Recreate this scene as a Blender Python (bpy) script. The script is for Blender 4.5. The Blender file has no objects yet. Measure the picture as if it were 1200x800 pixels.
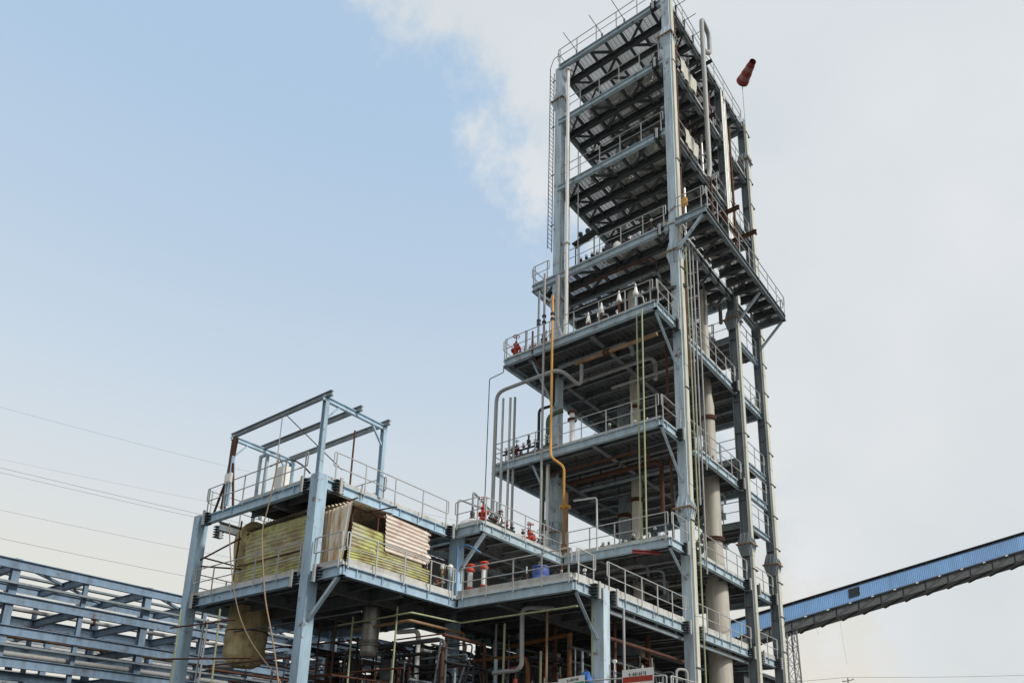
import bpy, math, random
from mathutils import Vector, Matrix
random.seed(11)
sc = bpy.context.scene
COL = sc.collection

# ------------------------------------------------------------------ camera
cam_d = bpy.data.cameras.new('camera')
cam = bpy.data.objects.new('camera', cam_d)
COL.objects.link(cam)
sc.camera = cam
cam_d.sensor_width = 36.0
cam_d.lens = 27.04
cam_d.shift_x = 0.00585
cam_d.shift_y = 0.2146
cam_d.clip_start = 0.1
cam_d.clip_end = 6000
R_ = Vector((0.7856254, 0.61800091, 0.02945513))
U_ = Vector((0.15259916, -0.23968708, 0.95878235))
F_ = Vector((-0.59958838, 0.74874894, 0.28261067))
m = Matrix((( R_.x, U_.x, -F_.x, 13.617), (R_.y, U_.y, -F_.y, -29.702), (R_.z, U_.z, -F_.z, 1.682), (0, 0, 0, 1)))
cam.matrix_world = m

# ------------------------------------------------------------------ sky
SUN_EL = math.radians(40)
SUN_AZ = math.radians(3)          # measured from +X towards +Y
sun_vec = Vector((math.cos(SUN_EL) * math.cos(SUN_AZ), math.cos(SUN_EL) * math.sin(SUN_AZ), math.sin(SUN_EL)))
world = bpy.data.worlds.new('World')
sc.world = world
world.use_nodes = True
wn, wl = world.node_tree.nodes, world.node_tree.links
wn.clear()
out = wn.new('ShaderNodeOutputWorld')
bg = wn.new('ShaderNodeBackground')
bg.inputs['Strength'].default_value = 0.15
sky = wn.new('ShaderNodeTexSky')
sky.sky_type = 'NISHITA'
sky.sun_disc = False
sky.sun_elevation = SUN_EL
sky.sun_rotation = math.radians(90) - SUN_AZ
sky.air_density = 1.6
sky.dust_density = 0.6
sky.ozone_density = 1.0
tc = wn.new('ShaderNodeTexCoord')
sep = wn.new('ShaderNodeSeparateXYZ')
wl.new(tc.outputs['Generated'], sep.inputs[0])
def wmath(op, a, b=None, clamp=False):
    n = wn.new('ShaderNodeMath'); n.operation = op; n.use_clamp = clamp
    for i, v in enumerate((a, b)):
        if v is None: continue
        if isinstance(v, (int, float)): n.inputs[i].default_value = v
        else: wl.new(v, n.inputs[i])
    return n.outputs[0]
# even haze that thickens towards the horizon
hz = wn.new('ShaderNodeMapRange'); hz.interpolation_type = 'SMOOTHSTEP'
wl.new(sep.outputs['Z'], hz.inputs[0])
hz.inputs[1].default_value = -0.02; hz.inputs[2].default_value = 0.75
hz.inputs[3].default_value = 0.985; hz.inputs[4].default_value = 0.52
hzc = wn.new('ShaderNodeMix'); hzc.data_type = 'RGBA'
hzm = wn.new('ShaderNodeMapRange'); wl.new(sep.outputs['Z'], hzm.inputs[0])
hzm.inputs[1].default_value = 0.24; hzm.inputs[2].default_value = 0.72
wl.new(hzm.outputs[0], hzc.inputs[0])
hzc.inputs[6].default_value = (5.2, 5.0, 4.6, 1); hzc.inputs[7].default_value = (4.4, 5.75, 7.15, 1)
mx = wn.new('ShaderNodeMix'); mx.data_type = 'RGBA'
wl.new(hz.outputs[0], mx.inputs[0]); wl.new(sky.outputs[0], mx.inputs[6]); wl.new(hzc.outputs[2], mx.inputs[7])
# a bank of thin cloud that covers one side of the sky, with a ragged edge
CN = (0.8726, 0.0961, 0.4789)
dot = wn.new('ShaderNodeVectorMath'); dot.operation = 'DOT_PRODUCT'
wl.new(tc.outputs['Generated'], dot.inputs[0]); dot.inputs[1].default_value = CN
nz = wn.new('ShaderNodeTexNoise'); nz.inputs['Scale'].default_value = 6.0; nz.inputs['Detail'].default_value = 9.0; nz.inputs['Roughness'].default_value = 0.62
wl.new(tc.outputs['Generated'], nz.inputs['Vector'])
nz2 = wn.new('ShaderNodeTexNoise'); nz2.inputs['Scale'].default_value = 3.0; nz2.inputs['Detail'].default_value = 7.0
wl.new(tc.outputs['Generated'], nz2.inputs['Vector'])
edge = wmath('ADD', dot.outputs['Value'], wmath('MULTIPLY', wmath('SUBTRACT', nz.outputs[0], 0.5), 0.34))
cm = wn.new('ShaderNodeMapRange'); cm.interpolation_type = 'SMOOTHSTEP'
wl.new(edge, cm.inputs[0]); cm.inputs[1].default_value = -0.045; cm.inputs[2].default_value = 0.02
cm.inputs[3].default_value = 0.0; cm.inputs[4].default_value = 0.93
cc = wn.new('ShaderNodeMix'); cc.data_type = 'RGBA'
ncon = wn.new('ShaderNodeMapRange'); wl.new(nz2.outputs[0], ncon.inputs[0]); ncon.inputs[1].default_value = 0.36; ncon.inputs[2].default_value = 0.68
wl.new(ncon.outputs[0], cc.inputs[0])
cc.inputs[6].default_value = (4.5, 4.82, 4.97, 1); cc.inputs[7].default_value = (5.25, 5.35, 5.5, 1)
mx2 = wn.new('ShaderNodeMix'); mx2.data_type = 'RGBA'
wl.new(cm.outputs[0], mx2.inputs[0]); wl.new(mx.outputs[2], mx2.inputs[6]); wl.new(cc.outputs[2], mx2.inputs[7])
wl.new(mx2.outputs[2], bg.inputs['Color'])
wl.new(bg.outputs[0], out.inputs[0])

sun_d = bpy.data.lights.new('sun', 'SUN')
sun_d.energy = 3.2
sun_d.angle = math.radians(9)
sun_d.color = (1.0, 0.96, 0.90)
sun = bpy.data.objects.new('sun', sun_d)
COL.objects.link(sun)
sun.rotation_euler = (-sun_vec).to_track_quat('-Z', 'Y').to_euler()

sc.view_settings.view_transform = 'Standard'
sc.view_settings.look = 'None'
sc.view_settings.gamma = 1.0
sc.view_settings.use_curve_mapping = False
sc.view_settings.exposure = 0.0
sc.render.engine = 'CYCLES'
sc.cycles.max_bounces = 6
sc.cycles.transparent_max_bounces = 12

# ------------------------------------------------------------------ materials
MATS = {}
def srgb(r, g, b):
    f = lambda c: (c / 255 / 12.92) if c <= 10 else ((c / 255 + 0.055) / 1.055) ** 2.4
    return (f(r), f(g), f(b), 1)
def mat(name, base, rough=0.6, metal=0.0, dirt=None, dirt_amt=0.35, scale=3.0, streak=0.25, rust=0.0, bump=0.0, vary=0.12, spec=0.3):
    """painted / weathered surface: object-space noise for wear, streaks stretched along Z, optional rust patches"""
    mt = bpy.data.materials.new(name); mt.use_nodes = True
    n, l = mt.node_tree.nodes, mt.node_tree.links
    p = n['Principled BSDF']
    p.inputs['Roughness'].default_value = rough; p.inputs['Metallic'].default_value = metal
    p.inputs['Specular IOR Level'].default_value = spec
    geo = n.new('ShaderNodeNewGeometry')
    mp = n.new('ShaderNodeMapping'); mp.inputs['Scale'].default_value = (1, 1, streak)
    l.new(geo.outputs['Position'], mp.inputs[0])
    a = n.new('ShaderNodeTexNoise'); a.inputs['Scale'].default_value = scale; a.inputs['Detail'].default_value = 8; a.inputs['Roughness'].default_value = 0.65
    l.new(mp.outputs[0], a.inputs['Vector'])
    ra = n.new('ShaderNodeMapRange'); l.new(a.outputs[0], ra.inputs[0])
    ra.inputs[1].default_value = 0.42; ra.inputs[2].default_value = 0.72; ra.inputs[4].default_value = dirt_amt
    mix = n.new('ShaderNodeMix'); mix.data_type = 'RGBA'
    mix.inputs[6].default_value = base
    d = dirt or (base[0] * 0.55, base[1] * 0.5, base[2] * 0.45, 1)
    mix.inputs[7].default_value = d
    l.new(ra.outputs[0], mix.inputs[0])
    b = n.new('ShaderNodeTexNoise'); b.inputs['Scale'].default_value = 0.9; b.inputs['Detail'].default_value = 3
    l.new(geo.outputs['Position'], b.inputs['Vector'])
    oi = n.new('ShaderNodeObjectInfo')
    sm = n.new('ShaderNodeMath'); sm.operation = 'ADD'; l.new(b.outputs[0], sm.inputs[0]); l.new(oi.outputs['Random'], sm.inputs[1])
    rb = n.new('ShaderNodeMapRange'); l.new(sm.outputs[0], rb.inputs[0])
    rb.inputs[1].default_value = 0.3; rb.inputs[2].default_value = 1.7; rb.inputs[3].default_value = 1 - vary; rb.inputs[4].default_value = 1 + vary
    hv = n.new('ShaderNodeHueSaturation'); l.new(rb.outputs[0], hv.inputs['Value']); l.new(mix.outputs[2], hv.inputs['Color'])
    last = hv.outputs[0]
    if rust > 0:
        r = n.new('ShaderNodeTexNoise'); r.inputs['Scale'].default_value = 1.7; r.inputs['Detail'].default_value = 10; r.inputs['Roughness'].default_value = 0.7
        l.new(geo.outputs['Position'], r.inputs['Vector'])
        rr = n.new('ShaderNodeMapRange'); l.new(r.outputs[0], rr.inputs[0])
        rr.inputs[1].default_value = 0.70 - 0.22 * rust; rr.inputs[2].default_value = 0.78 - 0.18 * rust
        m3 = n.new('ShaderNodeMix'); m3.data_type = 'RGBA'; l.new(rr.outputs[0], m3.inputs[0])
        l.new(last, m3.inputs[6]); m3.inputs[7].default_value = (0.13, 0.05, 0.022, 1)
        last = m3.outputs[2]
    l.new(last, p.inputs['Base Color'])
    if bump > 0:
        bp = n.new('ShaderNodeBump'); bp.inputs['Strength'].default_value = bump; bp.inputs['Distance'].default_value = 0.03
        l.new(a.outputs[0], bp.inputs['Height']); l.new(bp.outputs[0], p.inputs['Normal'])
    MATS[name] = mt
    return mt
M = MATS
mat('steel_annex', (0.385, 0.53, 0.645, 1), 0.5, dirt=(0.21, 0.27, 0.30, 1), dirt_amt=0.7, rust=0.52, streak=0.15)
mat('steel_blue', (0.425, 0.53, 0.595, 1), 0.5, dirt=(0.21, 0.26, 0.275, 1), dirt_amt=0.7, rust=0.55, streak=0.18)
mat('steel_column', (0.48, 0.58, 0.645, 1), 0.5, dirt=(0.22, 0.26, 0.265, 1), dirt_amt=0.95, scale=2.5, rust=0.58, streak=0.12)
mat('steel_grey', (0.235, 0.275, 0.30, 1), 0.55, dirt=(0.10, 0.095, 0.085, 1), dirt_amt=0.6, rust=0.35)
mat('steel_rack', (0.19, 0.275, 0.37, 1), 0.6, dirt=(0.09, 0.105, 0.12, 1), dirt_amt=0.7, rust=0.5)
mat('steel_joist', (0.17, 0.18, 0.19, 1), 0.6, dirt=(0.08, 0.075, 0.07, 1), dirt_amt=0.7, rust=0.3)  # lighter copy of the shade-darkened steel, for slab joists
mat('steel_shaded', (0.075, 0.08, 0.087, 1), 0.6, dirt=(0.06, 0.055, 0.05, 1), dirt_amt=0.6, rust=0.25)  # steel paint darkened in colour to stand in for underside shade
mat('tray_cream', (0.54, 0.535, 0.455, 1), 0.6, dirt=(0.30, 0.27, 0.19, 1), dirt_amt=0.6, rust=0.2, streak=0.15)
mat('rail_grey', (0.42, 0.43, 0.42, 1), 0.5, dirt=(0.2, 0.17, 0.13, 1), dirt_amt=0.5, rust=0.2)
mat('concrete', (0.52, 0.515, 0.485, 1), 0.9, dirt=(0.25, 0.235, 0.2, 1), dirt_amt=0.65, bump=0.3, streak=0.6)
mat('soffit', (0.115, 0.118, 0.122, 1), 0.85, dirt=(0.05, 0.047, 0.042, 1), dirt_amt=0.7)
mat('silver_old', (0.30, 0.29, 0.27, 1), 0.35, metal=0.6, dirt=(0.1, 0.09, 0.08, 1), dirt_amt=0.7, streak=0.08, scale=4.0)
mat('silver', (0.55, 0.55, 0.53, 1), 0.42, metal=0.35, dirt=(0.26, 0.24, 0.2, 1), dirt_amt=0.45, rust=0.05)
mat('pipe_grey', (0.33, 0.335, 0.33, 1), 0.5, dirt=(0.18, 0.15, 0.12, 1), dirt_amt=0.5, rust=0.2)
mat('white_paint', (0.72, 0.72, 0.69, 1), 0.45, dirt=(0.42, 0.38, 0.3, 1), dirt_amt=0.4, rust=0.05)
mat('orange_shaded', (0.17, 0.075, 0.026, 1), 0.7, dirt=(0.1, 0.045, 0.02, 1), dirt_amt=0.7, rust=0.3)  # orange with the shade under the platform put into its base colour
mat('orange_paint', (0.62, 0.32, 0.07, 1), 0.5, dirt=(0.27, 0.12, 0.04, 1), dirt_amt=0.6, rust=0.15)
mat('rust', (0.105, 0.043, 0.027, 1), 0.85, dirt=(0.045, 0.025, 0.018, 1), dirt_amt=0.7, bump=0.3)
mat('rust_pale', (0.32, 0.2, 0.11, 1), 0.8, dirt=(0.13, 0.06, 0.03, 1), dirt_amt=0.8, bump=0.2)
mat('green_paint', (0.075, 0.12, 0.07, 1), 0.5)
mat('pale_green', (0.36, 0.39, 0.22, 1), 0.6, dirt=(0.2, 0.2, 0.12, 1), dirt_amt=0.6)
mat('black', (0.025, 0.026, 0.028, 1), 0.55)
mat('bolt', (0.055, 0.06, 0.065, 1), 0.5, metal=0.3, rust=0.4)
mat('red', (0.46, 0.045, 0.025, 1), 0.5, dirt=(0.2, 0.035, 0.025, 1), dirt_amt=0.7, rust=0.3)
mat('dark_red', (0.2, 0.028, 0.022, 1), 0.5)
mat('vessel_cream', (0.52, 0.49, 0.42, 1), 0.55, dirt=(0.23, 0.18, 0.13, 1), dirt_amt=0.55, streak=0.1, rust=0.12)
mat('insulation', (0.60, 0.49, 0.27, 1), 0.95, dirt=(0.15, 0.095, 0.035, 1), dirt_amt=0.8, bump=0.9, streak=0.5, scale=2.2)
mat('rope', (0.28, 0.2, 0.14, 1), 0.9)
mat('barrel_blue', (0.06, 0.105, 0.33, 1), 0.5, dirt=(0.07, 0.08, 0.16, 1), dirt_amt=0.6)
mat('bright_blue', (0.12, 0.27, 0.5, 1), 0.45)
mat('tarp_blue', (0.04, 0.15, 0.45, 1), 0.5, bump=0.5)
mat('gallery_blue', (0.18, 0.345, 0.60, 1), 0.55, dirt=(0.13, 0.22, 0.36, 1), dirt_amt=0.5, scale=0.8, streak=0.4, vary=0.12)
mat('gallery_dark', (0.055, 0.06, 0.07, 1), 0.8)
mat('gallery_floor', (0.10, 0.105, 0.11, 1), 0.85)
mat('lattice', (0.30, 0.31, 0.31, 1), 0.6, rust=0.2)
mat('glass', (0.02, 0.024, 0.028, 1), 0.15)
mat('asphalt', (0.07, 0.068, 0.065, 1), 0.95, dirt=(0.045, 0.043, 0.04, 1), dirt_amt=0.7, scale=0.8, streak=1.0)
mat('ground', (0.13, 0.125, 0.11, 1), 0.95, dirt=(0.12, 0.11, 0.09, 1), dirt_amt=0.7, scale=0.5, streak=1.0, bump=0.4)
mat('cable', (0.05, 0.05, 0.055, 1), 0.6)
mat('far_cable', (0.22, 0.22, 0.23, 1), 0.6)
mat('sock_red', (0.24, 0.04, 0.035, 1), 0.8, dirt=(0.15, 0.03, 0.03, 1))
mat('sock_pale', (0.31, 0.15, 0.13, 1), 0.8)
mat('sign_white', (0.74, 0.74, 0.7, 1), 0.5)
mat('sign_green', (0.05, 0.28, 0.16, 1), 0.5)
mat('sign_ink', (0.03, 0.03, 0.035, 1), 0.6)
mat('yellow_box', (0.6, 0.42, 0.1, 1), 0.6)

def sheet_mat(name, base, layers):
    """old metal sheet: base paint with layers of stain (colour, amount, noise scale xyz, threshold)"""
    mt = bpy.data.materials.new(name); mt.use_nodes = True
    n, l = mt.node_tree.nodes, mt.node_tree.links
    p = n['Principled BSDF']; p.inputs['Roughness'].default_value = 0.7; p.inputs['Specular IOR Level'].default_value = 0.2
    geo = n.new('ShaderNodeNewGeometry'); oi = n.new('ShaderNodeObjectInfo')
    rgb = n.new('ShaderNodeRGB'); rgb.outputs[0].default_value = base; last = rgb.outputs[0]
    off = n.new('ShaderNodeVectorMath'); off.operation = 'SCALE'; off.inputs[0].default_value = (7.0, 5.0, 3.0); l.new(oi.outputs['Random'], off.inputs['Scale'])
    for k, (c, amt, sc_, lo, wd) in enumerate(layers):
        t = n.new('ShaderNodeTexNoise'); t.inputs['Scale'].default_value = 1.0; t.inputs['Detail'].default_value = 9; t.inputs['Roughness'].default_value = 0.6
        ad = n.new('ShaderNodeVectorMath'); ad.operation = 'ADD'; l.new(geo.outputs['Position'], ad.inputs[0]); l.new(off.outputs[0], ad.inputs[1])
        mp = n.new('ShaderNodeMapping'); mp.inputs['Location'].default_value = (k*7.3+2.1, k*3.1, 0.7); mp.inputs['Scale'].default_value = sc_
        l.new(ad.outputs[0], mp.inputs[0]); l.new(mp.outputs[0], t.inputs['Vector'])
        r = n.new('ShaderNodeMapRange'); l.new(t.outputs[0], r.inputs[0]); r.inputs[1].default_value = lo-wd; r.inputs[2].default_value = lo+wd; r.inputs[4].default_value = amt
        mx_ = n.new('ShaderNodeMix'); mx_.data_type = 'RGBA'; l.new(r.outputs[0], mx_.inputs[0]); l.new(last, mx_.inputs[6]); mx_.inputs[7].default_value = c
        last = mx_.outputs[2]
    l.new(last, p.inputs['Base Color'])
    MATS[name] = mt
sheet_mat('sheet_moss', (0.47, 0.43, 0.33, 1), (((0.49, 0.52, 0.17, 1), 0.9, (.8, .8, 1.0), .48, .10), ((0.27, 0.19, 0.10, 1), 0.8, (1.1, 1.1, 1.6), .56, .10), ((0.20, 0.17, 0.12, 1), 0.6, (2.5, 2.5, 9.0), .56, .08)))
sheet_mat('sheet_rust', (0.76, 0.72, 0.62, 1), (((0.62, 0.40, 0.17, 1), 0.85, (7.0, 7.0, .25), .50, .07), ((0.42, 0.22, 0.10, 1), 0.8, (5.0, 5.0, .5), .57, .06)))
sheet_mat('sheet_pale', (0.74, 0.67, 0.59, 1), (((0.58, 0.45, 0.38, 1), 0.7, (1.2, 1.2, 2.2), .5, .1), ((0.24, 0.13, 0.10, 1), 0.8, (1.4, 1.4, 1.0), .60, .08)))
sheet_mat('sheet_roof', (0.42, 0.39, 0.33, 1), (((0.24, 0.21, 0.17, 1), 0.7, (1.0, 1.0, 1.0), .5, .1), ((0.18, 0.10, 0.06, 1), 0.5, (2.0, 2.0, 2.0), .56, .1)))

def grating_mat():
    mt = bpy.data.materials.new('grating'); mt.use_nodes = True
    n, l = mt.node_tree.nodes, mt.node_tree.links
    p = n['Principled BSDF']; p.inputs['Base Color'].default_value = (0.44, 0.44, 0.41, 1); p.inputs['Roughness'].default_value = 0.6
    o = n['Material Output']
    tr = n.new('ShaderNodeBsdfTransparent')
    geo = n.new('ShaderNodeNewGeometry')
    sx = n.new('ShaderNodeSeparateXYZ'); l.new(geo.outputs['Position'], sx.inputs[0])
    def stripe(axis, freq, width):
        mu = n.new('ShaderNodeMath'); mu.operation = 'MULTIPLY'; l.new(sx.outputs[axis], mu.inputs[0]); mu.inputs[1].default_value = freq
        fr = n.new('ShaderNodeMath'); fr.operation = 'FRACT'; l.new(mu.outputs[0], fr.inputs[0])
        lt = n.new('ShaderNodeMath'); lt.operation = 'LESS_THAN'; l.new(fr.outputs[0], lt.inputs[0]); lt.inputs[1].default_value = width
        return lt.outputs[0]
    a = stripe('Y', 11.0, 0.36); b = stripe('X', 4.0, 0.12)
    mxx = n.new('ShaderNodeMath'); mxx.operation = 'MAXIMUM'; l.new(a, mxx.inputs[0]); l.new(b, mxx.inputs[1])
    oi = n.new('ShaderNodeObjectInfo')
    sc2 = n.new('ShaderNodeMapRange'); l.new(oi.outputs['Random'], sc2.inputs[0]); sc2.inputs[3].default_value = 0.0; sc2.inputs[4].default_value = 0.28
    ad = n.new('ShaderNodeMath'); ad.operation = 'ADD'; ad.use_clamp = True; l.new(mxx.outputs[0], ad.inputs[0]); l.new(sc2.outputs[0], ad.inputs[1])
    ms = n.new('ShaderNodeMixShader'); l.new(ad.outputs[0], ms.inputs[0]); l.new(tr.outputs[0], ms.inputs[1]); l.new(p.outputs[0], ms.inputs[2])
    l.new(ms.outputs[0], o.inputs[0])
    MATS['grating'] = mt
grating_mat()

# ------------------------------------------------------------------ mesh helpers
V = Vector
class MB:
    def __init__(s): s.v = []; s.f = []; s.sm = []; s.mi = []; s.cur = 0
    def _add(s, vs, fs, smooth=False):
        o = len(s.v); s.v += [tuple(x) for x in vs]
        for f in fs: s.f.append(tuple(i + o for i in f)); s.sm.append(smooth); s.mi.append(s.cur)
        return s
    def box(s, x0, y0, z0, x1, y1, z1):
        vs = [(x0,y0,z0),(x1,y0,z0),(x1,y1,z0),(x0,y1,z0),(x0,y0,z1),(x1,y0,z1),(x1,y1,z1),(x0,y1,z1)]
        return s._add(vs, [(0,3,2,1),(4,5,6,7),(0,1,5,4),(1,2,6,5),(2,3,7,6),(3,0,4,7)])
    def frame(s, a, b, up):
        d = (V(b) - V(a)).normalized(); u = V(up)
        if abs(d.dot(u)) > 0.98: u = V((0, 1, 0)) if abs(d.y) < 0.9 else V((1, 0, 0))
        side = d.cross(u).normalized(); u = side.cross(d).normalized()
        return d, side, u
    def profile(s, a, b, pts, up=(0,0,1)):
        """extrude a closed 2-D outline (side, up) from a to b"""
        d, sd, u = s.frame(a, b, up); n = len(pts)
        vs = [V(a) + sd*p[0] + u*p[1] for p in pts] + [V(b) + sd*p[0] + u*p[1] for p in pts]
        fs = [(i, (i+1) % n, n+(i+1) % n, n+i) for i in range(n)] + [tuple(range(n-1,-1,-1)), tuple(range(n,2*n))]
        return s._add(vs, fs)
    def bar(s, a, b, w, h=None, up=(0,0,1)):
        h = h or w
        return s.profile(a, b, [(-w/2,-h/2),(w/2,-h/2),(w/2,h/2),(-w/2,h/2)], up)
    def ibeam(s, a, b, h=0.36, w=0.2, tw=0.025, tf=0.03, up=(0,0,1)):
        """a, b on the centre line of the top flange's top face"""
        x, t = w/2, tw/2
        return s.profile(a, b, [(-x,-h),(x,-h),(x,-h+tf),(t,-h+tf),(t,-tf),(x,-tf),(x,0),(-x,0),(-x,-tf),(-t,-tf),(-t,-h+tf),(-x,-h+tf)], up)
    def angle(s, a, b, w=0.09, t=0.014, up=(0,0,1)):
        return s.profile(a, b, [(0,0),(w,0),(w,t),(t,t),(t,w),(0,w)], up)
    def tube(s, pts, r, n=8, cap=True):
        pts = [V(p) for p in pts]; k = len(pts); rings = []
        rs = r if isinstance(r, (list, tuple)) else [r]*k
        prev = None
        for i, p in enumerate(pts):
            if i == 0: t = pts[1]-p
            elif i == k-1: t = p-pts[i-1]
            else: t = (pts[i+1]-p).normalized() + (p-pts[i-1]).normalized()
            t = t.normalized() if t.length > 1e-9 else V((0,0,1))
            if prev is None:
                u = t.orthogonal().normalized()
            else:
                u = (prev - t*prev.dot(t)).normalized()
            prev = u; w = t.cross(u)
            rings.append([p + (u*math.cos(2*math.pi*j/n) + w*math.sin(2*math.pi*j/n))*rs[i] for j in range(n)])
        vs = [q for ring in rings for q in ring]
        fs = [(i*n+j, i*n+(j+1) % n, (i+1)*n+(j+1) % n, (i+1)*n+j) for i in range(k-1) for j in range(n)]
        s._add(vs, fs, True)
        if cap: s._add(rings[0], [tuple(range(n-1,-1,-1))]); s._add(rings[-1], [tuple(range(n))])
        return s
    def lathe(s, prof, c, n=16, axis='Z'):
        """prof = [(r, h)]"""
        ax = {'X': (V((0,1,0)),V((0,0,1)),V((1,0,0))), 'Y': (V((0,0,1)),V((1,0,0)),V((0,1,0))), 'Z': (V((1,0,0)),V((0,1,0)),V((0,0,1)))}[axis] if isinstance(axis, str) else axis
        c = V(c); vs = []
        for r, h in prof:
            for j in range(n):
                a = 2*math.pi*j/n; vs.append(c + ax[0]*(r*math.cos(a)) + ax[1]*(r*math.sin(a)) + ax[2]*h)
        k = len(prof)
        fs = [(i*n+j, i*n+(j+1) % n, (i+1)*n+(j+1) % n, (i+1)*n+j) for i in range(k-1) for j in range(n)]
        s._add(vs, fs, True)
        s._add(vs[:n], [tuple(range(n-1,-1,-1))]); s._add(vs[-n:], [tuple(range(n))])
        return s
    def quad(s, a, b, c, d): return s._add([a,b,c,d], [(0,1,2,3)])
    def mesh(s, name, mats):
        me = bpy.data.meshes.new(name); me.from_pydata(s.v, [], s.f)
        if not isinstance(mats, (list, tuple)): mats = [mats]
        for mm in mats: me.materials.append(M[mm] if isinstance(mm, str) else mm)
        me.polygons.foreach_set('use_smooth', s.sm); me.polygons.foreach_set('material_index', s.mi)
        me.update(); return me
    def build(s, name, mats, parent=None):
        return place(name, s.mesh(name, mats), parent)

LOC = {}
def place(name, me, parent=None, loc=(0,0,0), rotz=0.0, scale=None):
    """link mesh me; world matrix = loc / rotz whatever the parent"""
    o = bpy.data.objects.new(name, me); COL.objects.link(o)
    o.location = loc
    if rotz: o.rotation_euler = (0, 0, rotz)
    if scale: o.scale = scale
    if parent is not None:
        o.parent = parent
        o.matrix_parent_inverse = Matrix.Translation(-V(LOC.get(parent.name, (0,0,0))))
    if any(loc): LOC[o.name] = tuple(loc)
    return o
def thing(name, label, cat, loc=(0,0,0), group=None):
    o = bpy.data.objects.new(name, None); COL.objects.link(o); o.location = loc
    o.empty_display_size = 0.5
    LOC[o.name] = tuple(loc)
    o['label'] = label; o['category'] = cat
    if group: o['group'] = group
    return o
def tag(o, label, cat, group=None):
    o['label'] = label; o['category'] = cat
    if group: o['group'] = group
    return o
def struct(o): o['kind'] = 'structure'; return o
def fillet(pts, r, n=4):
    """round the corners of a polyline"""
    pts = [V(p) for p in pts]; out_ = [pts[0]]
    for i in range(1, len(pts)-1):
        a, b, c = pts[i-1], pts[i], pts[i+1]
        u = (a-b); w = (c-b); rr = min(r, u.length*0.49, w.length*0.49)
        p0 = b + u.normalized()*rr; p1 = b + w.normalized()*rr
        for k in range(n+1):
            t = k/n; out_.append(p0*(1-t)**2 + b*(2*t*(1-t)) + p1*t**2)
    out_.append(pts[-1]); return out_

# ------------------------------------------------------------------ ground
g = MB(); N = 24; S = 1500
for i in range(N+1):
    for j in range(N+1):
        g.v.append((-S + 2*S*i/N, -S + 2*S*j/N, 0.0))
for i in range(N):
    for j in range(N):
        a = i*(N+1)+j; g.f.append((a, a+N+1, a+N+2, a+1)); g.sm.append(False); g.mi.append(0)
struct(g.build('ground', 'ground'))
pv = MB(); pv.box(-40, -40, 0.004, 26, 40, 0.10)
struct(pv.build('pavement', 'asphalt'))

# ------------------------------------------------------------------ levels and grid
Z1, Z2, Z3, Z4, Z5, Z6, Z7, Z8 = 8.5, 11.94, 17.31, 22.96, 28.8, 34.78, 39.54, 43.68
YB, YG, YE, YC, YD = 0.0, -7.2, -14.4, 7.1, 10.76
tower = thing('process_tower', 'tall open blue-grey steel process tower with many platforms', 'tower', (-3.6, 5.4, 0.1))
annex = thing('steel_annex', 'low two-level blue steel annex platform carrying the tin hut', 'platform', (-11, -11, 0.1))

# ---- columns
def column(parent, x, y, z0, z1, w=0.44, splices=(), dx=-1, dy=1, h_section=False):
    """x, y = the vertical edge nearest the camera"""
    xa, xb = sorted((x, x+dx*w)); ya, yb = sorted((y, y+dy*w)); cx, cy = (xa+xb)/2, (ya+yb)/2
    c = MB()
    if h_section:
        c.profile((cx, cy, z0), (cx, cy, z1), [(-w/2, -w/2), (-w/2+.03, -w/2), (-w/2+.03, -.012), (w/2-.03, -.012), (w/2-.03, -w/2), (w/2, -w/2), (w/2, w/2), (w/2-.03, w/2), (w/2-.03, .012), (-w/2+.03, .012), (-w/2+.03, w/2), (-w/2, w/2)], (0, 1, 0))
    else: c.box(xa, ya, z0, xb, yb, z1)
    o = c.build('column', 'steel_grey' if h_section else ('steel_annex' if parent.name.startswith('steel_annex') else 'steel_column'), parent)
    if h_section:
        sm_ = MB(); sm_.box(-w/2+.032, -w/2+.01, -.012, w/2-.032, -.014, .012); me_ = sm_.mesh('stiffener', 'steel_grey'); zz = z0+1.2
        while zz < z1-.5: place('stiffener', me_, o, (cx, cy, zz)); zz += 1.9
    bp = MB(); bp.box(cx-.42, cy-.42, z0-.0, cx+.42, cy+.42, z0+.04)
    for ax in (-1, 1):
        for ay in (-1, 1): bp.lathe([(.03, .04), (.03, .12)], (cx+ax*.33, cy+ay*.33, z0), 6)
    bp.build('base_plate', 'steel_grey', o)
    h = w/2
    for z in splices:
        s = MB()
        fp = MB(); fp.box(cx-.43, cy-.43, z-.03, cx+.43, cy+.43, z+.03); fp.build('splice_plate', 'rust_pale', o)
        for sg in (1, -1):
            e = .012; a_, b_ = h+.004, .35; z0_, z1_ = z+sg*.036, z+sg*.62
            ring0 = [(cx-b_, cy-b_, z0_), (cx+b_, cy-b_, z0_), (cx+b_, cy+b_, z0_), (cx-b_, cy+b_, z0_)]
            ring1 = [(cx-a_, cy-a_, z1_), (cx+a_, cy-a_, z1_), (cx+a_, cy+a_, z1_), (cx-a_, cy+a_, z1_)]
            s._add(ring0+ring1, [(q, (q+1) % 4, 4+(q+1) % 4, 4+q) for q in range(4)])
            for k in (-.2, 0, .2):
                for d in (-1, 1):
                    s.bar((cx+k, cy+d*.40, z0_), (cx+k, cy+d*(a_+.01), z1_), .025, .05, (0, d, 0)); s.bar((cx+d*.40, cy+k, z0_), (cx+d*(a_+.01), cy+k, z1_), .025, .05, (d, 0, 0))
        s.build('splice', 'steel_grey' if h_section else 'steel_column', o)
    return o
column(tower, 0, YB, .1, 44.6, .44, (13.76, 27.16, 40.93))
column(tower, -7.02, YB, .1, 43.62, .46, (13.9, 27.2, 41.05))
column(tower, 0, YC, .1, 43.6, .44, (14.0, 27.2), h_section=True)
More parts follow.
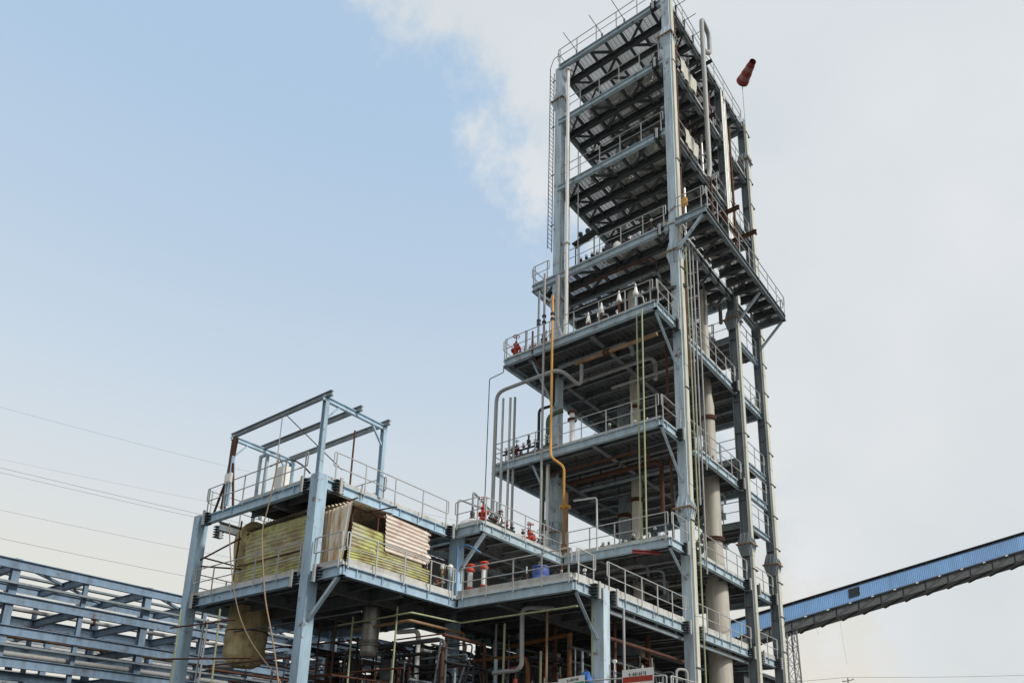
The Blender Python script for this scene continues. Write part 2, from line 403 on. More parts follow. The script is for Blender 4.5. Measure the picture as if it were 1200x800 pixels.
column(tower, 0, YD, .1, 44.3, .44, (13.8, 40.9), h_section=True)
column(tower, -7.02, YC, .1, 43.6, .44, (13.8,))
column(tower, -7.02, YD, .1, 43.6, .44)
column(tower, 0, YG, .1, Z1+.02, .42)
column(annex, -7.115, YE, .1, 12.08, .42)
column(annex, -14.675, YE, .1, 12.0, .42)
column(annex, -7.02, YG, .1, Z2-.05, .44)
column(annex, -14.675, YG, .1, Z2-.05, .42)

# ---- bolted bracket at beam ends
bk = MB(); bk.box(.17, -.055, -.47, .235, .055, .14)
bk_pl = bk.mesh('bracket', 'rail_grey')
bb = MB()
for k in range(5): bb.box(-.1, -.17, -.42+k*.11, .165, .17, -.385+k*.11)
bk_bt = bb.mesh('bolt_row', 'bolt')
def bracket(parent, x, y, z, along):
    r = 0 if along == 'Y' else -math.pi/2
    o = place('bracket', bk_pl, parent, (x, y, z), r)
    b = bpy.data.objects.new('bolt_row', bk_bt); COL.objects.link(b); b.parent = o
for (x, y, z, al, pa) in [(-.12, -.42, Z1, 'Y', tower), (-.12, .86, Z1, 'Y', tower), (-.12, YG-.4, Z1, 'Y', tower), (-.12, YG+.82, Z1, 'Y', tower),
        (-.12, YC-.4, Z1, 'Y', tower), (-.12, YC-.4, Z2, 'Y', tower), (-.12, .84, Z2, 'Y', tower), (-.12, -.34, Z2, 'Y', tower), (-.12, -.34, Z3, 'Y', tower), (-.12, .84, Z3, 'Y', tower), (-.12, -.34, Z4, 'Y', tower),
        (-.12, YC+.84, Z1, 'Y', tower), (-.12, YC+.84, Z2, 'Y', tower), (-.12, YD-.35, Z1, 'Y', tower), (-.12, YD-.35, Z2, 'Y', tower), (-.12, YC-.4, Z3, 'Y', tower), (-.12, YC-.4, Z4, 'Y', tower),
        (-.85, -.0, Z5, 'X', tower), (-.85, -.0, Z6, 'X', tower), (-.85, -.0, Z7, 'X', tower), (-.85, -.0, Z8, 'X', tower),
        (-7.95, YE+.14, Z1, 'X', annex), (-6.72, YE+.14, Z1, 'X', annex), (-7.95, YE+.14, Z2, 'X', annex), (-7.1, YE+.85, Z2, 'Y', annex),
        (-14.26, YE+.14, Z1, 'X', annex), (-14.26, YE+.14, Z2, 'X', annex), (-14.6, YE+.85, Z2-.3, 'Y', annex), (-7.1, YG-.4, Z2, 'Y', annex)]:
    bracket(pa, x, y, z, al)

# ---- floors
st_mesh = {}
def stiffener(parent, x, y, z, h, along, mt_='steel_blue'):
    key = (round(h, 3), along, mt_)
    if key not in st_mesh:
        s = MB(); s.box(-.01, -.088, -h+.03, .01, .088, -.03) if along == 'X' else s.box(-.088, -.01, -h+.03, .088, .01, -.03)
        st_mesh[key] = s.mesh('stiffener', mt_)
    place('stiffener', st_mesh[key], parent, (x, y, z))
def edge_beam(parent, a, b, z, h=.37, stiff=1.0, material='steel_blue', w=.2):
    mb = MB(); mb.ibeam((*a, z), (*b, z), h, w); mb.build('edge_beam', material, parent)
    if stiff:
        L = math.dist(a, b); n = int(L/stiff); al = 'X' if abs(a[1]-b[1]) < 1e-6 else 'Y'
        for k in range(1, n+1):
            t = (k-.4)/n + random.uniform(-.01, .01); stiffener(parent, a[0]+(b[0]-a[0])*t, a[1]+(b[1]-a[1])*t, z, h, al, material)
joist_mesh = {}
def joist(parent, a, b, z, h=.24, w=.12, material='steel_joist', name='joist'):
    L = round(math.dist(a, b), 3); al = 'X' if abs(a[1]-b[1]) < 1e-6 else 'Y'
    key = (L, h, w, al, material)
    if key not in joist_mesh:
        mb = MB(); e = (L, 0, 0) if al == 'X' else (0, L, 0); mb.ibeam((0,0,0), e, h, w, .02, .025); joist_mesh[key] = mb.mesh(name, material)
    p = (min(a[0], b[0]), min(a[1], b[1]), z); place(name, joist_mesh[key], parent, p)
def slab_floor(parent, z, rects, thick=.14, jstep=1.2, mains=(), lab=None):
    """concrete floor: slab + kerb, joists below it"""
    s = MB()
    for (x0, x1, y0, y1) in rects: s.box(x0, y0, z+.004, x1, y1, z+thick)
    o = s.build('floor_slab', ['concrete'], parent)
    sf = MB()
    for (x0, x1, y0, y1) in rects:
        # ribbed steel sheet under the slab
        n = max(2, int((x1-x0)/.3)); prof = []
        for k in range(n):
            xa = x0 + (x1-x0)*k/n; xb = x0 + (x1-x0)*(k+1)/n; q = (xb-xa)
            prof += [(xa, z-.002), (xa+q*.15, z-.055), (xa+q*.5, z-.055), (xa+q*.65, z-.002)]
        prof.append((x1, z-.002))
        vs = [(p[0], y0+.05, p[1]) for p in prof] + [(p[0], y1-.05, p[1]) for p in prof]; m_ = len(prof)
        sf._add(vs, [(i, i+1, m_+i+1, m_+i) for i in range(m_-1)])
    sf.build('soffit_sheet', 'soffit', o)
    for (x0, x1, y0, y1) in rects:
        y = y0+.6
        while y < y1-.3:
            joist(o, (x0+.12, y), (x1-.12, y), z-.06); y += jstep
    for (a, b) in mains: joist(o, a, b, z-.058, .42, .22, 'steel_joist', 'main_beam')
    return o
gp_mesh = {}
def grate_floor(parent, z, x0, x1, y0, y1, nx, ny, toe=True, braces=True):
    t = MB()
    for (a, b) in (((x0, y0), (x1, y0)), ((x1, y0), (x1, y1)), ((x1, y1), (x0, y1)), ((x0, y1), (x0, y0))):
        t.bar((*a, z+.07), (*b, z+.07), .012, .13)
    o = t.build('floor_frame', 'rail_grey', parent)
    dx, dy = (x1-x0)/nx, (y1-y0)/ny
    key = (round(dx, 3), round(dy, 3))
    if key not in gp_mesh:
        q = MB(); q.box(.05, .05, 0, dx-.05, dy-.05, .03); gp_mesh[key] = q.mesh('grating_panel', 'grating')
    for j in range(ny+1):
        if 0 < j < ny: joist(o, (x0, y0+j*dy), (x1, y0+j*dy), z-.004, .42, .2, 'steel_shaded', 'cross_beam')
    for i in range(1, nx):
        joist(o, (x0+i*dx, y0), (x0+i*dx, y1), z-.008, .2, .11, 'steel_shaded', 'joist')
    for i in range(nx):
        for j in range(ny):
            place('grating_panel', gp_mesh[key], o, (x0+i*dx, y0+j*dy, z+.002))
    if braces:
        br = MB(); k = 0
        for j in range(ny):
            xa, xb = (x0+dx*2, x0+dx*3.2) if (j % 2 == 0) else (x0+dx*3.2, x0+dx*2)
            br = MB(); br.bar((xa, y0+j*dy+.1, z-.2), (xb, y0+(j+1)*dy-.1, z-.2), .13, .1); br.build('brace', 'steel_shaded', o)
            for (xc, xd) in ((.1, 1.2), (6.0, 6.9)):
                br = MB(); br.bar((x0+dx*(xc if j % 2 else xd), y0+j*dy+.1, z-.2), (x0+dx*(xd if j % 2 else xc), y0+(j+1)*dy-.1, z-.2), .1, .08); br.build('brace', 'steel_shaded', o)
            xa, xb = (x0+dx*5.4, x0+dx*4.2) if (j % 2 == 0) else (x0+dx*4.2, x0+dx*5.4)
            br = MB(); br.bar((xa, y0+j*dy+.1, z-.2), (xb, y0+(j+1)*dy-.1, z-.2), .13, .1); br.build('brace', 'steel_shaded', o)
    return o
def knee(parent, a, b, material='steel_blue'):
    k = MB(); k.profile(a, b, [(-.06,-.06),(.06,-.06),(.06,-.045),(-.045,-.045),(-.045,.06),(-.06,.06)]); 
    d = (V(b)-V(a)).normalized()
    e = V(b); k.bar(e - d*.25, e + d*.1, .16, .02)
    k.build('knee_brace', material, parent)

# level 1, annex half
f1a = slab_floor(annex, Z1, [(-14.7, -5.62, -14.2, -8.66), (-14.7, -9.42, -8.66, -7.1)], mains=[((-14.6, -11.4), (-5.7, -11.4)), ((-10.9, -14.2), (-10.9, -7.2)), ((-7.33, -14.2), (-7.33, -7.2))])
edge_beam(f1a, (-14.9, -14.22), (-5.5, -14.22), Z1, stiff=2.6, material='steel_annex')
edge_beam(f1a, (-5.6, -14.31), (-5.6, -8.66), Z1, stiff=.95, material='steel_annex')
edge_beam(f1a, (-14.88, -14.3), (-14.88, -7.0), Z1, stiff=0, material='steel_annex')
edge_beam(f1a, (-14.8, -7.0), (-9.5, -7.0), Z1, stiff=0, material='steel_annex')
knee(annex, (-5.75, -14.22, 8.12), (-7.08, -14.22, 6.85))
# level 1, tower half
f1 = slab_floor(tower, Z1, [(-9.4, -.30, -8.64, 10.7)], mains=[((-9.3, 0.2), (-.3, 0.2)), ((-9.3, 7.3), (-.3, 7.3)), ((-7.25, -8.6), (-7.25, 10.6)), ((-3.6, -8.6), (-3.6, 10.6)), ((-9.3, -7.0), (-.3, -7.0))])
edge_beam(f1, (-5.49, -8.66), (-.17, -8.66), Z1, stiff=0)
edge_beam(f1, (-.27, -8.75), (-.27, 10.9), Z1, stiff=.98)
edge_beam(f1, (-9.5, -7.0), (-9.5, 10.8), Z1, stiff=0)
edge_beam(f1, (-9.5, 10.8), (-.3, 10.8), Z1, stiff=0)
knee(tower, (-.27, -8.5, 8.12), (-.27, -7.22, 6.75))
for (ya, yb) in ((-6.7, -.1), (.5, 7.0)):      # slender duct slung under the edge beam
    k = MB(); k.bar((-.45, ya, 7.93), (-.45, yb, 7.93), .10, .14)
    for t in (.1, .37, .64, .9): k.bar((-.45, ya+(yb-ya)*t, 7.9), (-.45, ya+(yb-ya)*t, 8.2), .08)
    k.build('hanger_rail', 'steel_grey', tower)
# level 2, annex
f2a = slab_floor(annex, Z2, [(-12.4, -7.3, -14.15, -7.05)], mains=[((-12.3, -11.4), (-7.4, -11.4)), ((-10.0, -14.1), (-10.0, -7.2))])
edge_beam(f2a, (-14.9, -14.22), (-7.15, -14.22), Z2, stiff=2.6, material='steel_annex')
edge_beam(f2a, (-7.22, -14.05), (-7.22, -7.0), Z2, stiff=.98, material='steel_annex')
edge_beam(f2a, (-13.6, -14.1), (-13.6, -7.0), Z2-.36, stiff=1.5, material='steel_grey')
edge_beam(f2a, (-14.9, -7.0), (-7.1, -7.0), Z2, stiff=0, material='steel_annex')
# level 2, tower
f2 = slab_floor(tower, Z2, [(-7.0, -5.6, -7.36, -1.58), (-9.4, -7.0, -6.9, -1.58), (-9.4, -.25, -1.58, 10.7)], mains=[((-9.3, .2), (-.3, .2)), ((-9.3, 7.3), (-.3, 7.3)), ((-7.25, -6.9), (-7.25, 10.6)), ((-3.6, -1.5), (-3.6, 10.6))])
edge_beam(f2, (-7.0, -7.37), (-5.48, -7.37), Z2, stiff=0)
edge_beam(f2, (-5.57, -7.46), (-5.57, -1.6), Z2, stiff=1.0)
edge_beam(f2, (-5.47, -1.59), (-.05, -1.59), Z2, stiff=0)
edge_beam(f2, (-.15, -1.68), (-.15, .05), Z2, stiff=0)
edge_beam(f2, (-.27, .3), (-.27, 10.9), Z2, stiff=1.0)
edge_beam(f2, (-9.5, -6.9), (-9.5, 10.8), Z2, stiff=0)
edge_beam(f2, (-9.5, 10.8), (-.3, 10.8), Z2, stiff=0)
knee(tower, (-.22, -1.45, 11.56), (-.22, -.02, 10.5)); knee(tower, (-5.45, -7.3, 11.5), (-6.7, -7.3, 10.15))
# level 3
f3 = slab_floor(tower, Z3, [(-9.55, -.25, -2.0, 7.9), (-9.55, -2.75, 7.9, 10.7)], mains=[((-9.5, .2), (-.3, .2)), ((-7.25, -2), (-7.25, 7.8)), ((-3.6, -2), (-3.6, 7.8))])
edge_beam(f3, (-9.6, -2.0), (-.08, -2.0), Z3, stiff=0)
edge_beam(f3, (-.25, -2.09), (-.25, .1), Z3, stiff=.9)
edge_beam(f3, (-.27, .3), (-.27, 10.9), Z3, stiff=1.0)
edge_beam(f3, (-9.6, -2.0), (-9.6, 10.8), Z3, stiff=0)
edge_beam(f3, (-2.7, 7.95), (-.3, 7.95), Z3, stiff=0)
edge_beam(f3, (-9.6, 10.8), (-2.65, 10.8), Z3, stiff=0)
knee(tower, (-.22, -1.85, 16.92), (-.22, -.02, 15.0)); knee(tower, (-7.2, -1.85, 16.92), (-7.2, -.02, 15.0))
# level 4
f4 = slab_floor(tower, Z4, [(-8.75, -.2, -2.33, 10.7)], mains=[((-8.6, .2), (-.3, .2)), ((-8.6, 7.3), (-.3, 7.3)), ((-7.25, -2.2), (-7.25, 10.6)), ((-3.6, -2.2), (-3.6, 10.6))])
edge_beam(f4, (-8.8, -2.33), (-.02, -2.33), Z4, stiff=0)
edge_beam(f4, (-.14, -2.42), (-.14, .05), Z4, stiff=.9)
edge_beam(f4, (-.27, .3), (-.27, 10.9), Z4, stiff=1.1)
edge_beam(f4, (-8.82, -2.3), (-8.82, 10.8), Z4, stiff=0)
edge_beam(f4, (-8.8, 10.8), (-.3, 10.8), Z4, stiff=0)
knee(tower, (-.22, -2.1, 22.58), (-.22, -.02, 20.7)); knee(tower, (-7.2, -2.1, 22.58), (-7.2, -.02, 20.7))
# level 5
f5 = grate_floor(tower, Z5, -8.7, -.12, -.05, 7.55, 7, 7)
edge_beam(f5, (-8.76, -.05), (-.46, -.05), Z5, stiff=0)
edge_beam(f5, (-8.76, -.1), (-8.76, 7.6), Z5, stiff=0)
edge_beam(f5, (-8.76, 7.62), (-.1, 7.62), Z5, stiff=0)
edge_beam(f5, (-.24, .45), (-.24, 10.8), Z5, stiff=0, material='steel_grey')
f5c = grate_floor(tower, Z5, -8.7, -2.75, 7.7, 10.7, 5, 3, braces=False)
edge_beam(f5c, (-8.76, 7.8), (-8.76, 10.8), Z5, stiff=0)
edge_beam(f5c, (-8.76, 10.8), (-2.7, 10.8), Z5, stiff=0)
f5b = grate_floor(tower, Z5, .12, 1.5, -.12, 10.7, 2, 11, braces=False)
edge_beam(f5b, (.0, -.18), (1.62, -.18), Z5, stiff=0)
edge_beam(f5b, (1.54, -.25), (1.54, 10.8), Z5, stiff=0, material='steel_grey')
edge_beam(f5b, (.0, 10.78), (1.62, 10.78), Z5, stiff=0, material='steel_grey')
for y in (-.15, 7.3, 10.75): knee(tower, (1.4, y, 28.4), (.1, y, 27.1))
for j in range(11):
    k = MB(); ya = -.12 + j*10.82/11; k.bar((.2 if j % 2 else 1.4, ya+.1, Z5-.22), (1.4 if j % 2 else .2, ya+.9, Z5-.22), .08); k.build('brace', 'steel_shaded', f5b)
knee(tower, (-8.6, -.05, 28.4), (-7.5, -.05, 27.3))
# levels 6 - 8
for z in (Z6, Z7, Z8):
    fu = grate_floor(tower, z, -7.15, -.1, .1, 10.8, 7, 10)
    edge_beam(fu, (-7.2, .0), (-.46, .0), z, .34, stiff=0)
    edge_beam(fu, (-.22, .45), (-.22, 10.85), z, .36, stiff=0, material='steel_grey')
    edge_beam(fu, (-7.2, .1), (-7.2, 10.9), z, .36, stiff=0, material='steel_grey')
    edge_beam(fu, (-7.2, 10.88), (-.1, 10.88), z, .36, stiff=0, material='steel_grey')
# stair landings between the two far right columns
for z in (15.4, 19.0, 26.4):
    fl = slab_floor(tower, z, [(-2.6, -.25, 7.55, 10.65)], thick=.06, jstep=.8)
    edge_beam(fl, (-.27, 7.5), (-.27, 10.8), z, .3, stiff=1.4)
    edge_beam(fl, (-2.65, 7.5), (-2.65, 10.8), z, .3, stiff=0)
    edge_beam(fl, (-2.6, 7.5), (-.3, 7.5), z, .3, stiff=0, material='steel_grey')
# ground-near level under the tower
f0 = slab_floor(tower, 4.1, [(-9.4, 2.6, -7.65, 10.7)], mains=[((-7.25, -7.6), (-7.25, 10.6)), ((-3.6, -7.6), (-3.6, 10.6))])
edge_beam(f0, (-9.5, -7.66), (2.7, -7.66), 4.1, stiff=1.2); edge_beam(f0, (2.6, -7.7), (2.6, 10.8), 4.1, stiff=1.2)

# ---- concrete kerbs along the slab edges
def kerb(parent, a, b, z, h=.17, w=.16):
    L = math.dist(a, b); n = max(1, int(L/2.4))
    for k in range(n):
        p = (a[0]+(b[0]-a[0])*k/n, a[1]+(b[1]-a[1])*k/n); q = (a[0]+(b[0]-a[0])*((k+1)/n-.012/L), a[1]+(b[1]-a[1])*((k+1)/n-.012/L)); hh = h+random.uniform(-.012, .012)
        m_ = MB(); m_.bar((*p, z+hh/2), (*q, z+hh/2), w, hh); m_.build('kerb', 'concrete', parent)
for fl_, a, b, z, h in ((f1a, (-14.6, -14.12), (-5.75, -14.12), Z1, .1), (f1a, (-5.74, -13.9), (-5.74, -8.75), Z1, .16), (f1, (-5.6, -8.54), (-.45, -8.54), Z1, .18), (f1, (-.40, -8.45), (-.40, -.1), Z1, .18), (f1, (-.40, .55), (-.40, 6.95), Z1, .18), (f1, (-.40, 7.65), (-.40, 10.6), Z1, .15),
        (f2a, (-12.3, -14.08), (-7.6, -14.08), Z2, .06), (f2a, (-7.38, -13.8), (-7.38, -7.3), Z2, .08), (f2, (-6.9, -7.28), (-5.7, -7.28), Z2, .05), (f2, (-5.68, -7.15), (-5.68, -1.6), Z2, .06), (f2, (-5.5, -1.48), (-.35, -1.48), Z2, .06), (f2, (-.36, .55), (-.36, 6.95), Z2, .06)):
    kerb(fl_, a, b, z+.142, h)
# ---- guardrails
pm = MB(); pm.bar((0,0,-.1), (0,0,1.12), .05, .03); post_mesh = pm.mesh('post', 'rail_grey')
def guardrail(parent, a, b, z, step=1.35, h=1.12, mid=.58, material='rail_grey', off=0):
    """one straight run: looped tube rail + posts"""
    a, b = V((*a, z)), V((*b, z)); L = (b-a).length; d = (b-a)/L
    r = MB(); lo, hi = V((0,0,mid)), V((0,0,h))
    loop = fillet([a+lo+d*.5*min(1,L*.3), a+lo, a+hi, b+hi, b+lo, b+lo-d*.5*min(1,L*.3)], .07, 3)
    r.tube(loop, .024, 6); r.tube([a+lo+d*.4*min(1,L*.3), b+lo-d*.4*min(1,L*.3)], .021, 6)
    o = r.build('guardrail', material, parent)
    n = max(1, round(L/step))
    for k in range(n+1):
        t = min(max(k/n, .12/L), 1-.12/L)
        p = a + d*L*t
        place('post', post_mesh, o, (p.x, p.y, z), 0 if abs(d.x) > .5 else math.pi/2)
    return o
GR = [
 (annex, (-14.5, -14.34), (-7.62, -14.34), Z1), (annex, (-7.0, -14.34), (-5.56, -14.34), Z1), (annex, (-5.48, -14.2), (-5.48, -8.9), Z1),
 (annex, (-14.95, -14.0), (-14.95, -7.3), Z1),
 (tower, (-5.3, -8.79), (-.28, -8.79), Z1), (tower, (-.14, -8.7), (-.14, -7.5), Z1), (tower, (-.14, -6.7), (-.14, -.3), Z1), (tower, (-.14, .52), (-.14, 6.95), Z1), (tower, (-.14, 7.62), (-.14, 10.6), Z1),
 (annex, (-14.4, -14.34), (-7.9, -14.34), Z2), (annex, (-7.1, -13.8), (-7.1, -7.75), Z2), (annex, (-14.5, -14.2), (-14.5, -11.2), Z2), (annex, (-14.3, -11.1), (-7.3, -11.1), Z2),
 (tower, (-6.95, -7.5), (-5.6, -7.5), Z2), (tower, (-5.45, -7.4), (-5.45, -1.85), Z2), (tower, (-5.3, -1.72), (-.15, -1.72), Z2), (tower, (-.02, -1.62), (-.02, -.1), Z2), (tower, (-.14, .52), (-.14, 6.95), Z2), (tower, (-.14, 7.62), (-.14, 10.6), Z2),
 (tower, (-9.5, -2.13), (-.22, -2.13), Z3), (tower, (-.12, -2.05), (-.12, -.1), Z3), (tower, (-.14, .52), (-.14, 6.95), Z3), (tower, (-.14, 7.62), (-.14, 10.6), Z3), (tower, (-9.6, -2.0), (-9.6, 10.6), Z3), (tower, (-2.5, 7.95), (-.4, 7.95), Z3), (tower, (-9.4, 10.85), (-2.8, 10.85), Z3),
 (tower, (-8.7, -2.46), (-.18, -2.46), Z4), (tower, (-.02, -2.38), (-.02, -.1), Z4), (tower, (-.14, .52), (-.14, 6.95), Z4), (tower, (-.14, 7.62), (-.14, 10.6), Z4), (tower, (-8.85, -2.4), (-8.85, 10.6), Z4), (tower, (-8.7, 10.85), (-.4, 10.85), Z4),
 (tower, (-8.68, -.18), (-7.6, -.18), Z5), (tower, (-6.9, -.18), (-.5, -.18), Z5), (tower, (-8.82, -.1), (-8.82, 10.6), Z5), (tower, (-2.6, 7.7), (-.3, 7.7), Z5), (tower, (-8.6, 10.85), (-2.8, 10.85), Z5),
 (tower, (.12, -.3), (1.55, -.3), Z5), (tower, (1.64, -.2), (1.64, 10.75), Z5), (tower, (.4, 10.85), (1.5, 10.85), Z5),
 (tower, (-6.9, -.12), (-.5, -.12), Z6), (tower, (-.06, .52), (-.06, 6.95), Z6), (tower, (-.06, 7.62), (-.06, 10.6), Z6), (tower, (-7.28, .6), (-7.28, 10.8), Z6),
 (tower, (-6.9, -.12), (-.5, -.12), Z7), (tower, (-.06, .52), (-.06, 6.95), Z7), (tower, (-.06, 7.62), (-.06, 10.6), Z7), (tower, (-7.28, .6), (-7.28, 10.8), Z7),
 (tower, (-7.2, -.12), (-.5, -.12), Z8), (tower, (-.06, .52), (-.06, 10.6), Z8), (tower, (-7.32, .0), (-7.32, 10.8), Z8), (tower, (-7.2, 10.95), (-.2, 10.95), Z8),
 (tower, (-.14, 7.62), (-.14, 10.55), 26.4), (tower, (-2.5, 7.45), (-.4, 7.45), 26.4), (tower, (-.14, 7.62), (-.14, 10.55), 19.0), (tower, (-2.5, 7.45), (-.4, 7.45), 19.0), (tower, (-.14, 7.62), (-.14, 10.55), 15.4), (tower, (-2.5, 7.45), (-.4, 7.45), 15.4),
 (tower, (-9.3, -7.75), (2.6, -7.75), 4.1), (tower, (2.68, -7.6), (2.68, 10.6), 4.1), (tower, (-5.3, -8.79), (-.28, -8.79), 3.0)]
for pa, a, b, z in GR[:-1]: guardrail(pa, a, b, z)

# ---- staircase in the far bay
sc_t = thing('staircase', 'grey open steel staircase zigzagging behind the far right columns', 'staircase', (-4.5, 9.2, 0.1))
def flight(xa, za, xb, zb, y):
    for s in (-.42, .42):
        k = MB(); k.bar((xa, y+s, za), (xb, y+s, zb), .04, .24); k.build('stringer', 'steel_grey', sc_t)
    n = int(abs(zb-za)/.22)
    tm = MB(); tm.box(-.13, -.40, -.02, .13, .40, .02); me = tm.mesh('tread', 'steel_grey')
    for i in range(1, n):
        t = i/n; place('tread', me, sc_t, (xa+(xb-xa)*t, y, za+(zb-za)*t))
    for s in (-.45, .45):
        k = MB(); k.tube([(xa, y+s, za+1), (xb, y+s, zb+1)], .022, 6); k.build('handrail', 'rail_grey', sc_t)
flight(-5.2, 11.94, -2.7, 15.4, 8.3); flight(-2.7, 15.4, -4.6, 17.31, 9.6); flight(-4.2, 17.31, -2.7, 19.0, 8.3); flight(-2.7, 19.0, -6.6, 22.96, 9.6); flight(-6.4, 22.96, -2.7, 26.4, 8.3); flight(-2.7, 26.4, -5.2, 28.8, 9.6)

# ------------------------------------------------------------------ cable trays on the tower columns
def cable_tray(x, y, z0, z1, label, w=.30, brk=2.0, out_=.42):
    t = thing('cable_tray', label, 'cable tray', (x, y, z0), 'cream cable trays on the tower columns')
    c = MB(); z = z0; k = 0
    while z < z1:
        e = min(z+3.0, z1); c.box(x+.004, y-w/2, z, x+.09+(.008 if k % 2 else 0), y+w/2, e-.02); z = e; k += 1
    c.build('tray_cover', 'tray_cream', t)
    z = z0+.8; b = MB(); b.box(-.03, 0, -.03, .12, .62, .03); me = b.mesh('tray_bracket', 'bolt')
    while z < z1:
        place('tray_bracket', me, t, (x, y-w/2, z)); z += brk
    return t
cable_tray(0, .24, 5.9, 44.4, 'cream cable tray running up the front corner column of the tower', brk=6.5)
cable_tray(0, YC+.24, 4.4, 43.4, 'cream cable tray running up the tower column between its neighbours', brk=7.5)
cable_tray(0, YD+.26, 4.4, 43.9, 'cream cable tray with many black brackets on the far right tower column', .36, 1.9)
for i, (y0, y1, z0, z1, lab) in enumerate(((1.3, 3.3, 39.6, 40.6, 'cream sheet tied to the guardrail below the tower top, right side'), (1.5, 3.1, 34.9, 35.9, 'cream sheet tied to the guardrail two floors below the tower top'))):
    k = MB(); n_ = 10; vs = []
    for a in range(n_+1):
        for b_ in range(5): vs.append((.0 + .035*math.sin(a*1.7+b_) , y0+(y1-y0)*a/n_, z0+(z1-z0)*b_/4))
    fs = [(a*5+b_, (a+1)*5+b_, (a+1)*5+b_+1, a*5+b_+1) for a in range(n_) for b_ in range(4)]; m_ = len(vs)
    k._add(vs+[(v_[0]-.01, v_[1], v_[2]) for v_ in vs], fs+[tuple(reversed([q+m_ for q in f])) for f in fs], True)
    tag(k.build('cloth_sheet', 'tray_cream'), lab, 'sheet', 'sheets on the upper guardrails')
# extra conduits beside the middle right column, upper part
for k, (dy, lab) in enumerate(((-.55, 'thin silver conduit nearest the tall white pipe on the upper right side'), (-.38, 'thin silver conduit between two others on the upper right side'), (-.2, 'thin silver conduit hugging the cream tray on the upper right side'))):
    c = MB(); c.tube([(.14, YC+.1+dy, 29.0), (.14, YC+.1+dy, 42.9-k*.4)], .045, 8)
    tag(c.build('conduit', 'silver', None), lab, 'conduit', 'upper right conduits')

# ------------------------------------------------------------------ pipes
def flange_mesh(r):
    f = MB(); f.lathe([(r*1.05, -.06), (r*1.75, -.06), (r*1.75, .06), (r*1.05, .06)], (0,0,0), 12); return f
def pipe(label, pts, r, material, rad=None, flanges=(), n=10, name='pipe', cat='pipe', fmat=None, group=None):
    t = thing(name, label, cat, pts[-1] if pts[-1][2] < pts[0][2] else pts[0], group)
    b = MB(); b.tube(fillet(pts, rad or r*3.2, 4), r, n); b.build('pipe_body', material, t)
    for (p, ax) in flanges:
        f = MB(); f.lathe([(r*1.0, -.05), (r*1.8, -.05), (r*1.8, -.006), (r*1.7, -.006), (r*1.7, .006), (r*1.8, .006), (r*1.8, .05), (r*1.0, .05)], p, 12, ax); f.build('flange', fmat or material, t)
    return t
tc_ = random.Random(31)
for i in range(9):
    y = .7+i*.72+tc_.uniform(-.1, .1); fl_ = (Z5, Z6, Z7)[i % 3]; mt_ = ['rust', 'pipe_grey', 'rust', 'silver'][i % 4]
    pipe(['rusty', 'grey', 'brown', 'silver'][i % 4] + ' riser inside the upper right side, number %s from the corner column' % ['one', 'two', 'three', 'four', 'five', 'six', 'seven', 'eight', 'nine'][i], [(-.6-.25*(i % 2), y, fl_), (-.6-.25*(i % 2), y, fl_+(4.6 if i % 2 else 3.6))], tc_.choice((.04, .06, .08)), mt_, group='risers inside the upper right side')
pipe('tall white riser pipe standing in front of the tower\'s left column', [(-6.25, -.45, 42.35), (-6.25, -.45, 23.2)], .10, 'white_paint', flanges=[((-6.25, -.45, 42.3), 'Z'), ((-6.25, -.45, 30.2), 'Z')])
pipe('white pipe in the upper left corner behind the tall white riser', [(-6.72, .35, 38.2), (-6.72, .35, 23.2)], .08, 'silver')
pipe('thin grey pipe right of the tall white riser', [(-5.95, .2, 36.8), (-5.95, .2, 29.0)], .03, 'rail_grey')
pipe('grey hooked pipe hanging under the fifth platform by the left column', [(-6.75, -.5, 28.3), (-6.75, -.5, 25.2), (-6.45, -.5, 24.4)], .14, 'pipe_grey', .5)
pipe('yellow-orange gas pipe running down the left of the tower', [(-5.62, -2.58, 25.4), (-5.62, -2.58, 16.62), (-5.1, -2.2, 16.15), (-5.1, -2.2, 14.6), (-5.6, -1.5, 14.4)], .062, 'orange_paint', .25, flanges=[((-5.62, -2.58, 24.05), 'Z'), ((-5.62, -2.58, 24.35), 'Z')], fmat='bolt')
pipe('thick rust-streaked orange pipe below the gas pipe, beside the left column', [(-5.6, -1.35, 15.2), (-5.6, -1.35, 12.08)], .15, 'rust_pale', flanges=[((-5.6, -1.35, 14.5), 'Z'), ((-5.6, -1.35, 12.4), 'Z')], fmat='orange_paint')
pipe('grey pipe parallel to the gas pipe, to its left', [(-6.12, -2.6, 26.9), (-6.12, -2.6, 12.2)], .06, 'pipe_grey', flanges=[((-6.12, -2.6, 24.05), 'Z'), ((-6.12, -2.6, 24.4), 'Z')], fmat='bolt')
pipe('dark capped vent pipe on the fourth platform, left of the grey pipe', [(-6.75, -2.2, 26.5), (-6.75, -2.2, 22.9)], .06, 'steel_grey', flanges=[((-6.75, -2.2, 26.45), 'Z'), ((-6.75, -2.2, 24.6), 'Z'), ((-6.75, -2.2, 24.4), 'Z')], fmat='bolt')
pipe('short thick vent stub near the red valve on the fourth platform', [(-7.62, -2.1, 24.4), (-7.62, -2.1, 23.0)], .05, 'steel_grey')
pipe('rusty pipe kinked under the fourth platform edge', [(-7.0, -2.35, 24.0), (-7.0, -2.35, 22.6), (-6.6, -1.6, 21.6)], .05, 'rust', .2)
pipe('large grey hairpin pipe bending over left of the tower', [(-9.08, -2.55, 11.6), (-9.08, -2.55, 21.1), (-5.15, -2.55, 21.15), (-4.8, -1.2, 20.6), (-4.8, -1.2, 21.9)], .095, 'pipe_grey', .55)
pipe('slim grey pipe standing right behind the hairpin pipe', [(-8.95, -2.15, 20.9), (-8.95, -2.15, 11.6)], .06, 'silver')
